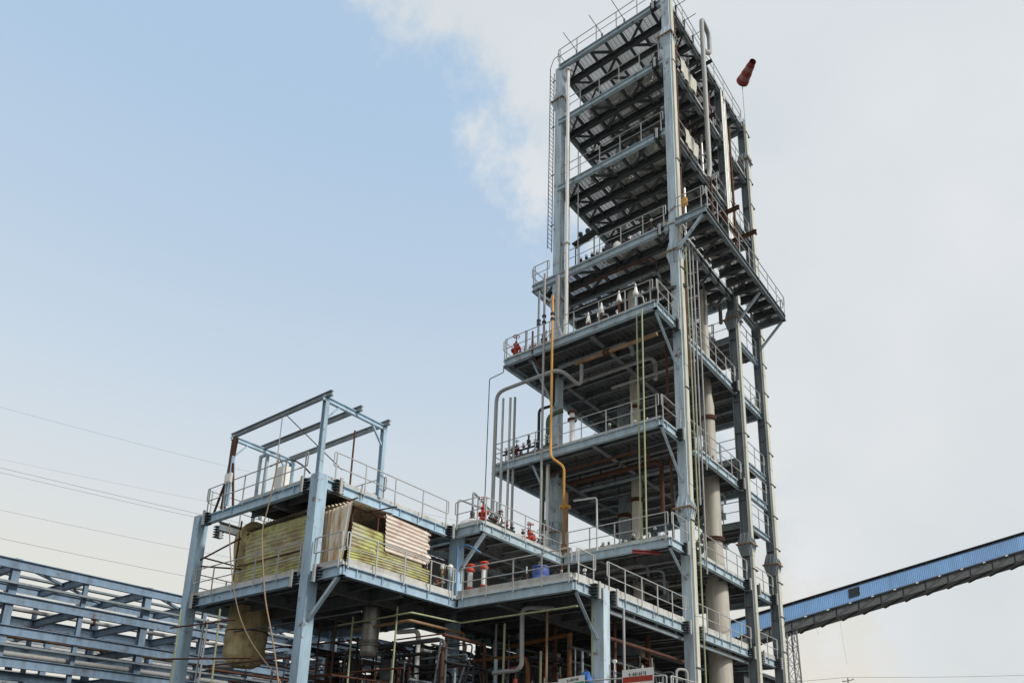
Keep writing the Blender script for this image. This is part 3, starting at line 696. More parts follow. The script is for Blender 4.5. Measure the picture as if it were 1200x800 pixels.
pipe('silver standpipe left of the third platform, inner one of a pair', [(-8.6, -2.0, 20.9), (-8.6, -2.0, 12.1)], .065, 'silver')
pipe('silver standpipe left of the third platform, outer one of a pair', [(-8.38, -1.9, 20.9), (-8.38, -1.9, 12.1)], .065, 'pipe_grey')
pipe('grey pipe with a U turn above the balcony by the hut', [(-8.7, -2.4, 16.9), (-8.7, -2.4, 14.4), (-9.3, -4.8, 14.6), (-9.3, -4.8, 12.1)], .05, 'pipe_grey', .2)
pipe('black pipe elbow standing on the third platform', [(-7.35, -1.2, 17.5), (-7.35, -1.2, 20.2), (-6.6, -1.0, 20.3), (-6.6, -1.0, 22.4)], .075, 'black', .22)
pipe('dark green pipe elbow standing on the third platform', [(-6.85, -1.1, 17.5), (-6.85, -1.1, 19.75), (-6.1, -.9, 19.9)], .12, 'green_paint', .4)
pipe('dark green pipe standing on the second platform by the left column', [(-7.05, -1.2, 11.9), (-7.05, -1.2, 16.9)], .12, 'green_paint')
pipe('silver pipe standing on the second platform beside the dark green pipe', [(-6.6, -1.4, 11.9), (-6.6, -1.4, 16.9)], .10, 'silver')
pipe('white flanged spool pipe on the third platform by the left column', [(-5.2, -1.4, 17.4), (-5.2, -1.4, 19.3)], .13, 'white_paint', flanges=[((-5.2, -1.4, 18.9), 'Z'), ((-5.2, -1.4, 19.3), 'Z')], fmat='rust')
pipe('thin grey conduit hanging down far left of the tower', [(-8.75, -2.45, 22.6), (-8.75, -2.45, 22.2), (-9.25, -2.95, 21.75), (-9.25, -2.95, 12.9)], .024, 'cable', .08)
pipe('thin grey gallows pipe under the third platform', [(-4.95, -1.6, 14.6), (-3.7, -1.6, 14.5), (-3.7, -1.6, 11.9)], .045, 'silver', .15)
pipe('left one of two long pale green hoses on the tower front', [(-.93, -2.62, 22.6), (-.95, -2.62, 11.7)], .036, 'pale_green')
pipe('right one of two long pale green hoses on the tower front', [(-.66, -2.62, 22.6), (-.68, -2.62, 11.7)], .036, 'pale_green')
pipe('pale green hose hanging right of the front corner column', [(.45, -.1, 27.0), (.45, .05, 5.0)], .034, 'pale_green')
for i, (y, zt, zb, lab) in enumerate(((.62, 27.9, 14.0, 'thin grey line right of the corner column, first after the green hose'), (1.0, 27.9, 10.9, 'thin grey line right of the corner column, second after the green hose'), (1.5, 27.9, 16.0, 'thin grey line right of the corner column, third after the green hose'))):
    pipe(lab, [(.3, y, zt), (.3, y, zb)], .04, 'pipe_grey', group='grey lines beside the corner column')
pipe('tall light grey pipe with hairpin top on the tower\'s upper right side', [(.85, 2.2, 32.6), (.85, 2.45, 33.2), (.85, 2.45, 43.9), (.85, 3.45, 43.6), (.85, 3.45, 42.2), (.85, 2.55, 41.6)], .13, 'pipe_grey', .35)
pipe('rusty riser pipe behind the corner column\'s cream tray', [(-.1, .85, 20.6), (-.1, .85, 43.0)], .075, 'rust')
pipe('rusty riser pipe inside the upper right side behind the tall grey pipe', [(.02, 4.6, 29.0), (.02, 4.6, 41.6)], .07, 'rust')
pipe('rusty riser pipe beside the middle right column', [(.1, 7.75, 29.0), (.1, 7.75, 41.0)], .07, 'rust')
pipe('dark rusty downpipe below the third platform at the corner column', [(-.9, .3, 16.8), (-.9, .3, 12.2)], .06, 'rust')
pipe('dark rusty downpipe below the fourth platform at the corner column', [(-.95, .3, 22.4), (-.95, .3, 17.5)], .06, 'rust')
pipe('long rusty horizontal pipe under the fourth platform', [(-5.1, -1.3, 22.0), (-.6, -1.3, 22.0)], .09, 'rust_pale', flanges=[((-3.4, -1.3, 22), 'X'), ((-3.2, -1.3, 22), 'X')], fmat='rust')
pipe('grey pipe crossing under the fourth platform behind the corner', [(-4.5, 1.2, 21.6), (.1, 1.2, 21.6)], .07, 'pipe_grey')
# low pipes under level 1
pipe('pale green pipe following the edge below the lowest platform', [(-9.5, -11.1, 7.45), (-5.45, -11.1, 7.5), (-5.45, -8.5, 7.6), (-.3, -8.4, 7.66)], .035, 'pale_green', .1)
pipe('rust-brown pipe below the platform\'s inner corner', [(-9.0, -10.7, 7.3), (-5.9, -10.7, 7.34), (-5.9, -7.8, 7.36), (-5.9, -7.6, 4.6)], .06, 'rust_pale', .12)
pipe('cream pipe standing under the annex, bent at its top', [(-8.3, -9.0, 7.45), (-7.15, -9.0, 7.4), (-7.12, -9.0, 3.0)], .095, 'white_paint', .3)
pipe('grey pipe dropping under the platform with an elbow at its foot', [(-2.0, -7.3, 8.0), (-2.94, -8.0, 8.0), (-2.9, -8.0, 5.75), (-4.2, -8.0, 5.7)], .085, 'pipe_grey', .3)
pipe('orange pipe crossing in front of the lower pipework', [(-6.6, -7.0, 6.42), (-3.6, -7.0, 6.42), (-3.38, -7.0, 6.1), (-3.38, -7.0, 4.3)], .085, 'orange_shaded', .3)
pipe('shade-darkened orange vertical pipe deep under the platform', [(-2.2, -6.0, 7.3), (-2.2, -6.0, 4.3)], .10, 'orange_shaded')
pipe('shade-darkened orange overhead pipe deep under the platform', [(-5.6, -5.6, 7.15), (-2.2, -5.9, 7.3)], .09, 'orange_shaded')
pipe('rust-coloured thin riser under the platform', [(-2.25, -7.4, 7.9), (-2.25, -7.4, 4.3)], .045, 'rust_pale')
pipe('pale green riser beside the front lower column', [(-.47, -7.15, 8.2), (-.47, -7.15, 4.2)], .06, 'pale_green')
pipe('thin pale green riser in front of the orange pipe', [(-4.05, -7.6, 7.6), (-4.05, -7.6, 4.2)], .045, 'pale_green')
pipe('short pale green riser under the platform near the orange pipe', [(-2.65, -7.2, 6.5), (-2.65, -7.2, 4.2)], .045, 'pale_green')
pipe('grey riser behind the front lower column', [(.05, -5.9, 8.0), (.05, -5.9, 4.2)], .05, 'pipe_grey')
pipe('blue-grey riser left of the low grey elbow pipe', [(-4.5, -7.5, 6.3), (-4.5, -7.5, 4.2)], .075, 'steel_blue')
pipe('rusty handrail-like pipe loop beside the corner column base', [(-.55, -.6, 4.2), (-.55, -.6, 6.6), (-.25, -.2, 6.6), (-.25, -.2, 4.2)], .06, 'pipe_grey', .2)
pipe('cream horizontal pipe low behind the corner column', [(.1, .9, 5.75), (.1, 6.9, 5.75)], .08, 'rust_pale')
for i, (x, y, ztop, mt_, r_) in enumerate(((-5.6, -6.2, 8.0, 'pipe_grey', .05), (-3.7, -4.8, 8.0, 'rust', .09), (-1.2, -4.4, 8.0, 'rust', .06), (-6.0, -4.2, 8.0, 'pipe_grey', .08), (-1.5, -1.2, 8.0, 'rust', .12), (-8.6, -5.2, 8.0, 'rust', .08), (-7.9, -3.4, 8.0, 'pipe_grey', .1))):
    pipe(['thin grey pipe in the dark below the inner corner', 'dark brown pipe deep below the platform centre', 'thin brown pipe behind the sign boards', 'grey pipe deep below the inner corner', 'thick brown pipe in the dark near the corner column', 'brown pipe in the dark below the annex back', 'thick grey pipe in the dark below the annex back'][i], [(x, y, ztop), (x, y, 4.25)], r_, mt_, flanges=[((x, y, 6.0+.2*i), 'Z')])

# ------------------------------------------------------------------ vessels
def vessel(label, c, prof, material, rings=(), name='distillation_column', cat='vessel', n=24, rmat='rust'):
    t = thing(name, label, cat, (c[0], c[1], prof[0][1]))
    b = MB(); b.lathe(prof, (c[0], c[1], 0), n); b.build('shell', material, t)
    for (r, z) in rings:
        f = MB(); f.lathe([(r*.98, z-.1), (r*1.22, z-.1), (r*1.22, z-.015), (r*1.17, z-.015), (r*1.17, z+.015), (r*1.22, z+.015), (r*1.22, z+.1), (r*.98, z+.1)], (c[0], c[1], 0), n); f.build('flange', rmat, t)
    return t
vessel('cream distillation column with rusty flanges on the tower\'s right side', (-1.15, 5.4), [(.56, 4.2), (.56, 10.9), (.55, 11.2), (.40, 13.3), (.40, 14.25), (.40, 17.4), (.33, 18.6), (.33, 21.3), (.24, 22.0), (.24, 28.4)], 'vessel_cream', [(.42, 13.9), (.34, 20.6)])
vessel('slender grey distillation column with dark flanges in the tower\'s middle', (-4.15, 3.0), [(.27, 4.2), (.27, 28.2)], 'vessel_cream', [(.27, 15.9), (.27, 21.1), (.27, 10.2)])
vessel('dark grey column deep inside the tower behind the slender one', (-6.0, 5.0), [(.34, 4.2), (.34, 28.2)], 'steel_grey', [(.34, 16.0)])
vessel('thick dark vessel standing in the shade under the platform', (-3.0, -1.0), [(.9, 4.2), (.9, 7.9)], 'steel_shaded', [(.9, 6.6)], name='storage_vessel')
# vessel wrapped in insulation at the annex
t = thing('insulated_vessel', 'bulging vessel wrapped in brown-yellow insulation beneath the tin hut', 'vessel', (-14.0, -12.0, 5.6))
prof = []
b = MB(); rr = random.Random(4); nn = 28; prof_z = [6.05, 6.12, 6.3, 6.5, 6.8, 7.2, 7.8, 8.5, 9.0, 9.6, 10.0, 10.4, 10.9, 11.2, 11.35]
prof_r = [.45, .66, .76, .84, .80, .84, .79, .82, .80, .76, .82, .77, .70, .48, .2]
rings_ = []; zz_ = [6.05]
while zz_[-1] < 11.35: zz_.append(min(11.35, zz_[-1]+.14))
prof_zz = zz_
lump = [[rr.uniform(-1, 1) for _ in range(9)] for _ in range(40)]
for z_ in zz_:
    for q in range(len(prof_z)-1):
        if prof_z[q] <= z_ <= prof_z[q+1]: r_ = prof_r[q] + (prof_r[q+1]-prof_r[q])*(z_-prof_z[q])/(prof_z[q+1]-prof_z[q])
    row = lump[int((z_-6)/.5)]; row2 = lump[int((z_-6)/.5)+1]; ft = ((z_-6)/.5) % 1
    ring = []
    for k in range(nn):
        la = row[k*9//nn]*(1-ft) + row2[k*9//nn]*ft
        rk = r_*(1 + .055*la + rr.uniform(-.022, .022)); ring.append((-14.0+math.cos(2*math.pi*k/nn)*rk, -12.0+math.sin(2*math.pi*k/nn)*rk, z_+rr.uniform(-.03, .03)))
    rings_.append(ring)
vs = [p for q in rings_ for p in q]
b._add(vs, [(i*nn+j, i*nn+(j+1) % nn, (i+1)*nn+(j+1) % nn, (i+1)*nn+j) for i in range(len(prof_zz)-1) for j in range(nn)] + [tuple(range(nn-1,-1,-1)), tuple(range((len(prof_zz)-1)*nn, len(prof_zz)*nn))], False)
b.build('insulation_wrap', 'insulation', t)
for z_ in (7.45, 9.3, 10.1):
    s = MB(); s.lathe([(.80, z_-.018), (.865, z_-.018), (.865, z_+.018), (.80, z_+.018)], (-14.0, -12.0, 0), 24); s.build('strap', 'rust', t)
s = MB(); s.tube(fillet([(-14.0, -12.3, 9.6), (-13.75, -12.75, 11.2), (-12.35, -13.25, 11.05)], .9, 7), .52, 14); s.build('insulated_elbow', 'insulation', t)
s = MB(); s.lathe([(.3, 0), (.42, .02), (.42, .09), (.36, .11), (.36, .2), (.42, .22), (.42, .3), (.3, .32)], (-14.45, -12.6, 5.95), 16); s.build('manway_flange', 'silver', t)
vessel('stained silver drum hanging below the annex platform', (-8.1, -10.6), [(.2, 6.2), (.3, 6.25), (.33, 6.4), (.33, 8.4)], 'silver_old', [(.33, 6.7)], name='silver_drum', rmat='silver_old')
for k, (x, y, z, r, lab) in enumerate(((-6.5, 6.0, 5.6, .9, 'dark horizontal drum far under the platform, left of centre'), (-5.5, 8.8, 6.2, .8, 'dark horizontal drum at the very back under the platform'))):
    d = thing('horizontal_drum', lab, 'vessel', (x, y, 4.2), 'drums in the dark under the platform')
    b = MB(); b.lathe([(.2, -2.7), (r*.8, -2.45), (r, -2.1), (r, 2.1), (r*.8, 2.45), (.2, 2.7)], (x, y, z), 20, 'X'); b.build('shell', 'steel_grey', d)
    for sx in (-1.5, 1.5): s = MB(); s.box(x+sx-.12, y-r*.7, 4.24, x+sx+.12, y+r*.7, z-r*.55); s.build('saddle', 'steel_shaded', d)

# ------------------------------------------------------------------ ladder on the left column
t = thing('cage_ladder', 'narrow rusty ladder clinging to the left edge of the tower\'s left column', 'ladder', (-7.85, .2, 30.9))
for y in (-.02, .38):
    k = MB(); k.bar((-7.85, y, 30.9), (-7.85, y, 43.9), .045, .02); k.build('ladder_rail', 'rust', t)
rg = MB(); rg.tube([(0, -.02, 0), (0, .38, 0)], .014, 6); me = rg.mesh('rung', 'rust')
for i in range(42): place('rung', me, t, (-7.85, 0, 31.05+i*.3))
for z in (32.5, 36.0, 39.5, 43.0):
    k = MB(); k.bar((-7.84, .18, z), (-7.48, .18, z), .05, .03); k.build('stay', 'rust', t)
k = MB(); k.tube(fillet([(-7.85, -.02, 43.9), (-7.6, -.02, 44.5), (-7.3, -.02, 44.5)], .15), .02, 6); k.build('grab_bar', 'rust', t)

# ------------------------------------------------------------------ rods sticking out at the top, brown cantilever beams
for (x, lab) in ((-6.05, 'thin rod jutting from the tower top rail, leftmost of the front three'), (-4.28, 'thin rod jutting from the tower top rail, middle of the front three'), (-2.8, 'thin rod jutting from the tower top rail, rightmost of the front three')):
    k = MB(); k.tube([(x, .15, 44.2), (x, -1.3, 44.2)], .02, 6); k.box(x-.04, .1, 43.72, x+.04, .18, 44.24)
    tag(k.build('outrigger_rod', 'bolt'), lab, 'rod', 'rods on the tower top')
for (y, lab) in ((1.18, 'thin rod jutting sideways from the tower top, nearest the corner column'), (2.25, 'thin rod jutting sideways from the tower top, second from the corner'), (3.4, 'thin rod jutting sideways from the tower top, next to the hairpin pipe')):
    k = MB(); k.tube([(-.2, y, 44.2), (.62, y, 44.2)], .02, 6); k.box(-.14, y-.04, 43.72, -.06, y+.04, 44.24)
    tag(k.build('outrigger_rod', 'bolt'), lab, 'rod', 'rods on the tower top')
t = thing('hoist_outrigger', 'rusty brown frame of beams jutting from the right balcony of the tower', 'beam frame', (1.0, 5.0, 30.6))
for (a, b2) in (((-.1, 3.08, 30.9), (2.06, 3.08, 30.9)), ((-.1, 5.35, 30.9), (2.1, 5.35, 30.9)), ((1.1, 2.95, 30.88), (1.1, 5.5, 30.88))):
    k = MB(); k.ibeam(a, b2, .2, .14); k.build('beam', 'rust', t)
t = thing('hoist_girder', 'dark beam end poking out below the top left of the right side platforms', 'beam', (0, 1, 38)); 
for z in (36.9, 40.6):
    k = MB(); k.ibeam((-.3, 2.5, z), (1.3, 2.5, z), .16, .12); k.build('beam', 'black', t)
k = MB(); k.bar((-.9, -.5, 24.9), (.25, .4, 25.3), .12, .16); tag(k.build('steel_bar', 'black'), 'short dark bar leaning across the corner column below the fifth platform', 'beam')
k = MB(); k.ibeam((-1.6, -2.2, 11.5), (-.75, -1.3, 11.5), .14, .12); tag(k.build('steel_bar', 'dark_red'), 'short dark red beam hung under the second platform front', 'beam')

# ------------------------------------------------------------------ windsock
t = thing('windsock', 'faded red and pale striped windsock on a thin pole at the tower top', 'windsock', (.05, 10.9, 44.2))
k = MB(); k.tube([(.05, 10.95, 44.2), (.05, 10.95, 47.6)], .025, 8); k.build('pole', 'rail_grey', t)
base = V((.08, 10.93, 47.45)); dirv = V((.72, -.68, -.02)).normalized(); ax_u = dirv.cross(V((0,0,1))).normalized(); ax_v = dirv.cross(ax_u)
r0, r1, L = .42, .22, 1.55; ns = 5
for i in range(ns):
    a, b_ = i/ns, (i+1)/ns; seg = []
    for q in (0, .5, 1):
        t_ = a+(b_-a)*q; seg.append((r0+(r1-r0)*t_ + .012*math.sin(t_*19), t_*L))
    inner = [(r-.01, h) for r, h in reversed(seg)]
    sk = MB(); sk.lathe(seg, base, 18, (ax_u, ax_v, dirv))
    # keep the open mouth: drop the caps except at the tail
    sk.f = sk.f[:-2]; sk.sm = sk.sm[:-2]; sk.mi = sk.mi[:-2]
    sk.build('sock_band', 'sock_pale' if i % 2 else 'sock_red', t)
hp = MB(); hp.tube([base + (ax_u*math.cos(2*math.pi*k/16) + ax_v*math.sin(2*math.pi*k/16))*r0 for k in range(17)], .015, 6); hp.build('hoop', 'rail_grey', t)

# ------------------------------------------------------------------ roof frame on the annex
t = thing('steel_gantry', 'empty light blue steel roof frame standing on the annex top', 'steel frame', (-10.2, -12.9, Z2))
XA, XB_, YA, YB2, ZT = -13.1, -7.32, -14.25, -11.42, 15.12
for x in (XA, XB_):
    for y in (YA, YB2):
        k = MB(); k.ibeam((x, y, Z2+.15), (x, y, ZT-.16), .2, .16, .02, .02, (1,0,0)); 
        o = k.build('post', 'steel_annex', t); o.location = (0.1, 0, 0)
for y in (YA, (YA+YB2)/2, YB2):
    k = MB(); k.ibeam((XA-.25, y, ZT+.16), (XB_+.3, y, ZT+.16), .2, .13); k.build('purlin', 'steel_grey', t)
for x in (XA, XB_):
    k = MB(); k.ibeam((x, YA-.15, ZT-.01), (x, YB2+.15, ZT-.01), .2, .13); k.build('rafter', 'steel_annex', t)
    for (ya, yb) in ((YA, YA+.6), (YB2, YB2-.6)):
        k = MB(); k.bar((x, ya, ZT-.95), (x, yb, ZT-.2), .08, .06); k.build('brace', 'steel_annex', t)
# things on the annex top
t = thing('rusty_tripod', 'rust-red steel post with splayed struts at the annex corner', 'post', (-13.4, -14.2, Z2))
for a, b2, w in (((-13.45, -14.15, Z2+.1), (-12.95, -14.3, 15.0), .16), ((-13.9, -14.25, Z2), (-13.25, -14.25, 13.4), .07), ((-12.55, -14.25, Z2), (-12.98, -14.25, 13.9), .07)):
    k = MB(); k.bar(a, b2, w); k.build('strut', 'rust', t)
t = thing('flood_light', 'small white floodlight clamped to the rust-red post', 'floodlight', (-12.8, -14.4, 12.9))
k = MB(); k.box(-13.0, -14.52, 12.92, -12.58, -14.42, 13.32); k.build('housing', 'white_paint', t)
k = MB(); k.box(-12.95, -14.535, 12.97, -12.63, -14.523, 13.27); k.build('lens', 'sign_white', t)
k = MB(); k.bar((-12.8, -14.42, 13.1), (-12.95, -14.3, 13.1), .05); k.build('clamp', 'bolt', t)
t = thing('blue_ladder_frame', 'upright blue steel door frame standing on the annex top', 'frame', (-13.6, -12.5, Z2))
for x in (-13.85, -13.35):
    k = MB(); k.bar((x, -12.5, Z2+.14), (x, -12.5, 15.0), .13, .1); k.build('upright', 'steel_blue', t)
k = MB(); k.bar((-13.9, -12.5, 15.05), (-13.3, -12.5, 15.05), .12, .1); k.build('head_bar', 'steel_blue', t)
t = thing('control_cabinet', 'cream control cabinet on the annex top beside the blue door frame', 'cabinet', (-12.4, -12.2, Z2))
k = MB(); k.box(-12.75, -12.4, 13.1, -12.15, -12.1, 14.3); k.build('body', 'white_paint', t)
k = MB(); k.box(-12.7, -12.425, 13.15, -12.2, -12.402, 14.25); k.build('door', 'white_paint', t)
k = MB(); k.bar((-12.45, -12.25, Z2+.14), (-12.45, -12.25, 13.1), .06); k.box(-12.9, -12.5, 12.95, -12.1, -12.0, 13.08); k.build('stand', 'bolt', t)
t = thing('control_cabinet', 'slim white box on a stand behind the annex guardrail', 'cabinet', (-10.4, -12.0, Z2))
k = MB(); k.box(-10.6, -12.1, 12.1, -10.35, -11.95, 13.3); k.build('body', 'white_paint', t)
k = MB(); k.box(-10.57, -12.12, 12.15, -10.38, -12.102, 13.25); k.build('door', 'sign_white', t)
pipe('rusty scaffold pole standing upright on the annex top', [(-7.6, -12.6, Z2+.1), (-7.6, -12.6, 14.5)], .035, 'rust', name='scaffold_pole', cat='pole')
pipe('dark hose arching from the roof frame to the annex guardrail', [(-10.2, -14.35, 13.05), (-9.2, -14.2, 13.2), (-8.2, -14.3, 12.6), (-7.75, -14.3, 12.2)], .03, 'cable', .5, name='hose', cat='hose')
pipe('thin wire hanging from the roof frame beam', [(-9.95, -14.25, 15.0), (-9.95, -14.25, 12.2)], .018, 'rail_grey', name='wire', cat='wire')
pipe('thin diagonal stay rod inside the roof frame', [(-9.7, -14.2, 15.05), (-7.9, -12.8, 12.9)], .02, 'cable', name='stay_rod', cat='rod')

# ------------------------------------------------------------------ tin hut on level 1
hut = thing('tin_hut', 'patched hut of mossy corrugated sheets on the annex platform', 'hut', (-9.3, -11.4, Z1+.14))
def corr(name, material, p00, p10, p01, p11, along='u', n=26, amp=.018, ragged=0):
    """corrugated sheet on four corners; waves vary along u ('u') or along v ('v')"""
    p00, p10, p01, p11 = map(V, (p00, p10, p01, p11)); nrm = (p10-p00).cross(p01-p00).normalized()
    mb = MB(); other = 6; nu, nv = (n*4, other) if along == 'u' else (other, n*4); rr_ = random.Random(len(name)+n)
    off = [rr_.uniform(-1, 1)*ragged for _ in range(max(nu, nv)+1)]
    vs = []
    for i in range(nu+1):
        for j in range(nv+1):
            u, v = i/nu, j/nv
            if ragged and along == 'v': u2 = u + (off[j//3*1]*.04 if i == nu else 0)
            else: u2 = u
            p = p00*(1-u2)*(1-v) + p10*u2*(1-v) + p01*(1-u2)*v + p11*u2*v
            ph = (i if along == 'u' else j)*math.pi/2
            bow = math.sin(math.pi*u)*math.sin(math.pi*v)*.03
            vs.append(p + nrm*(amp*math.sin(ph) + bow))
    fs = [(i*(nv+1)+j, (i+1)*(nv+1)+j, (i+1)*(nv+1)+j+1, i*(nv+1)+j+1) for i in range(nu) for j in range(nv)]
    # a second skin so that the sheet has thickness
    k = len(vs); vs2 = vs + [v_ - nrm*.006 for v_ in vs]
    fs2 = fs + [tuple(reversed([q+k for q in f])) for f in fs]
    mb._add(vs2, fs2, True)
    return mb.build(name, material, hut)
zb = Z1+.22
hr = random.Random(12)
def course(p0, p1, z0, z1, n, mt_, lean=0.0, waves=9, amp=.028):
    """a row of overlapping sheets from p0 to p1"""
    p0, p1 = V((*p0, 0)), V((*p1, 0)); d = p1-p0; nn_ = V((d.y, -d.x, 0)).normalized()
    for k in range(n):
        a = p0 + d*(k/n) - d.normalized()*.06; b_ = p0 + d*((k+1)/n) + d.normalized()*.06; o_ = nn_*(.012*(k % 2) + hr.uniform(0, .03)); dz = hr.uniform(-.05, .05); dz2 = hr.uniform(-.05, .05)
        corr('sheet', mt_, a+o_+V((0, 0, z0+dz)), b_+o_+V((0, 0, z0+dz2)), a+o_+nn_*lean+V((0, 0, z1+dz)), b_+o_+nn_*lean+V((0, 0, z1+dz2)), 'v', waves, amp, .5)
course((-12.7, -13.35), (-8.45, -13.45), zb, 9.85, 3, 'sheet_moss', .03)
course((-12.55, -13.38), (-8.45, -13.48), 9.75, 11.05, 2, 'sheet_moss', .08, 8)
course((-6.5, -13.3), (-6.4, -9.5), zb, 9.6, 2, 'sheet_moss', .04)
course((-6.5, -13.2), (-6.4, -9.9), 9.45, 10.4, 2, 'sheet_moss', .06, 7)
corr('sheet', 'sheet_rust', (-8.35, -13.55, zb-.05), (-7.35, -13.66, zb-.12), (-8.35, -13.7, 10.75), (-7.3, -13.82, 10.82), 'u', 6, .045)
corr('sheet', 'sheet_rust', (-7.42, -13.62, zb-.1), (-6.5, -13.55, zb-.02), (-7.36, -13.78, 10.82), (-5.95, -13.75, 10.92), 'u', 7, .045)
corr('sheet', 'sheet_pale', (-6.36, -11.75, 9.75), (-6.32, -9.55, 9.72), (-6.15, -12.0, 11.05), (-6.22, -9.7, 11.0), 'v', 9, .03, 1.8)
corr('roof_sheet', 'sheet_roof', (-12.7, -13.62, 11.15), (-8.4, -13.62, 11.22), (-12.6, -9.4, 11.45), (-8.4, -9.5, 11.45), 'u', 22, .04)
corr('roof_sheet', 'sheet_rust', (-8.5, -13.8, 11.08), (-6.1, -13.6, 11.0), (-8.5, -11.4, 11.32), (-6.25, -11.6, 11.2), 'u', 13, .045)
corr('roof_sheet', 'sheet_roof', (-8.5, -11.5, 11.33), (-6.35, -11.5, 11.2), (-8.5, -9.4, 11.35), (-6.35, -9.5, 11.2), 'u', 11, .04)
corr('sheet', 'sheet_moss', (-12.7, -9.6, zb), (-12.7, -13.35, zb), (-12.6, -9.6, 11.2), (-12.5, -13.4, 11.0), 'v', 20)
corr('sheet', 'sheet_roof', (-6.4, -9.5, zb), (-12.7, -9.6, zb), (-6.4, -9.5, 11.2), (-12.6, -9.6, 11.2), 'v', 20)
for (x, y) in ((-12.65, -13.3), (-8.42, -13.4), (-6.5, -13.25), (-6.45, -12.1), (-6.45, -9.6), (-12.6, -9.65)):
    k = MB(); k.tube([(x, y, Z1+.14), (x, y, 11.05)], .03, 8); k.build('corner_pole', 'rust', hut)
for (a, b2) in (((-12.75, -13.3, 11.05), (-6.0, -13.5, 11.15)), ((-6.42, -13.6, 10.95), (-6.38, -9.4, 11.0)), ((-6.6, -12.6, 11.0), (-5.3, -12.3, 11.05)), ((-12.9, -13.5, 9.75), (-8.0, -13.5, 9.75))):
    k = MB(); k.tube([a, b2], .028, 8); k.build('tie_pole', 'rust', hut)

# ------------------------------------------------------------------ scaffolding and ropes at the annex
SC = 'scaffold poles at the annex'
for lab, a, b2, mt_ in (
  ('yellow-green scaffold upright just right of the annex corner column', (-13.95, -14.85, .1), (-14.18, -14.85, 7.9), 'pale_green'),
  ('yellow-green scaffold upright in front of the insulated vessel', (-11.15, -14.85, .1), (-11.45, -14.85, 7.6), 'pale_green'),
  ('rusty scaffold tube running low across the annex front', (-15.2, -14.95, 6.05), (-8.9, -14.95, 5.6), 'rust'),
  ('rusty scaffold tube across the annex front below the platform edge', (-14.6, -14.95, 7.2), (-10.2, -14.95, 7.05), 'rust'),
  ('rusty scaffold tube behind the low one on the annex front', (-15.0, -13.4, 5.95), (-9.0, -13.4, 5.85), 'rust'),
  ('dark scaffold tube crossing behind the insulated vessel', (-15.5, -10.6, 7.1), (-8.0, -10.6, 6.9), 'rust'),
  ('rusty scaffold tube leaning at the left end of the hut, upper', (-14.7, -14.1, 10.15), (-12.4, -13.5, 11.0), 'rust'),
  ('rusty scaffold tube at the left end of the hut, running back', (-14.75, -14.1, 10.3), (-14.75, -9.5, 10.3), 'rust'),
  ('rusty scaffold tube at the left end of the hut, lower', (-14.75, -14.1, 9.9), (-13.0, -12.2, 9.9), 'rust'),
  ('rusty scaffold upright at the left end of the hut', (-12.95, -13.6, 8.6), (-12.85, -13.6, 11.6), 'rust'),
  ('thin pale upright of a temporary ladder left of the vessel', (-12.9, -14.6, .1), (-12.85, -14.6, 7.4), 'rail_grey'),
  ('thin pale upright of a temporary ladder right of its twin', (-12.65, -14.6, .1), (-12.6, -14.6, 7.4), 'rail_grey'),
  ('pale green scaffold upright below the silver drum', (-8.2, -11.4, .1), (-8.2, -11.4, 7.6), 'pale_green'),
  ('pale green scaffold upright right of the silver drum', (-6.6, -10.8, .1), (-6.5, -10.8, 7.9), 'pale_green'),
  ('brown scaffold upright left of the silver drum', (-9.4, -11.2, .1), (-9.4, -11.2, 7.7), 'rust'),
  ('brown scaffold upright far left of the silver drum', (-10.6, -11.0, .1), (-10.6, -11.0, 7.7), 'rust'),
  ('long rusty tube below the silver drum', (-11.0, -11.2, 5.6), (-5.6, -11.2, 5.55), 'rust'),
  ('lower long rusty tube below the silver drum', (-11.0, -10.4, 5.1), (-5.6, -10.4, 5.0), 'rust'),
  ('rusty tube running back below the annex centre', (-7.9, -12.4, 5.3), (-7.9, -7.6, 5.4), 'rust'),
  ('dark tube under the annex ceiling, running to the right', (-13.5, -12.9, 7.3), (-6.0, -12.9, 7.25), 'steel_shaded')):
    pipe(lab, [a, b2], .035, mt_, n=8, name='scaffold_pole', cat='pole', group=SC)
pipe('long brown rope hanging over both annex levels', [(-8.84, -14.9, 13.0), (-9.15, -14.9, 11.0), (-9.38, -14.9, 10.2), (-9.1, -14.9, 9.1), (-8.6, -14.95, 7.6), (-7.7, -15.0, 5.9), (-6.9, -15.05, 4.0), (-6.2, -15.1, .15)], .025, 'rope', .6, name='rope', cat='rope')
pipe('slack brown rope hanging left of the long one', [(-11.55, -14.9, 10.9), (-11.2, -14.9, 9.6), (-10.6, -14.95, 8.2), (-9.9, -15.0, 7.1), (-9.2, -15.0, 6.3), (-8.1, -15.0, 5.4), (-6.9, -15.0, 4.6), (-5.5, -15.0, .15)], .02, 'rope', .7, name='rope', cat='rope')

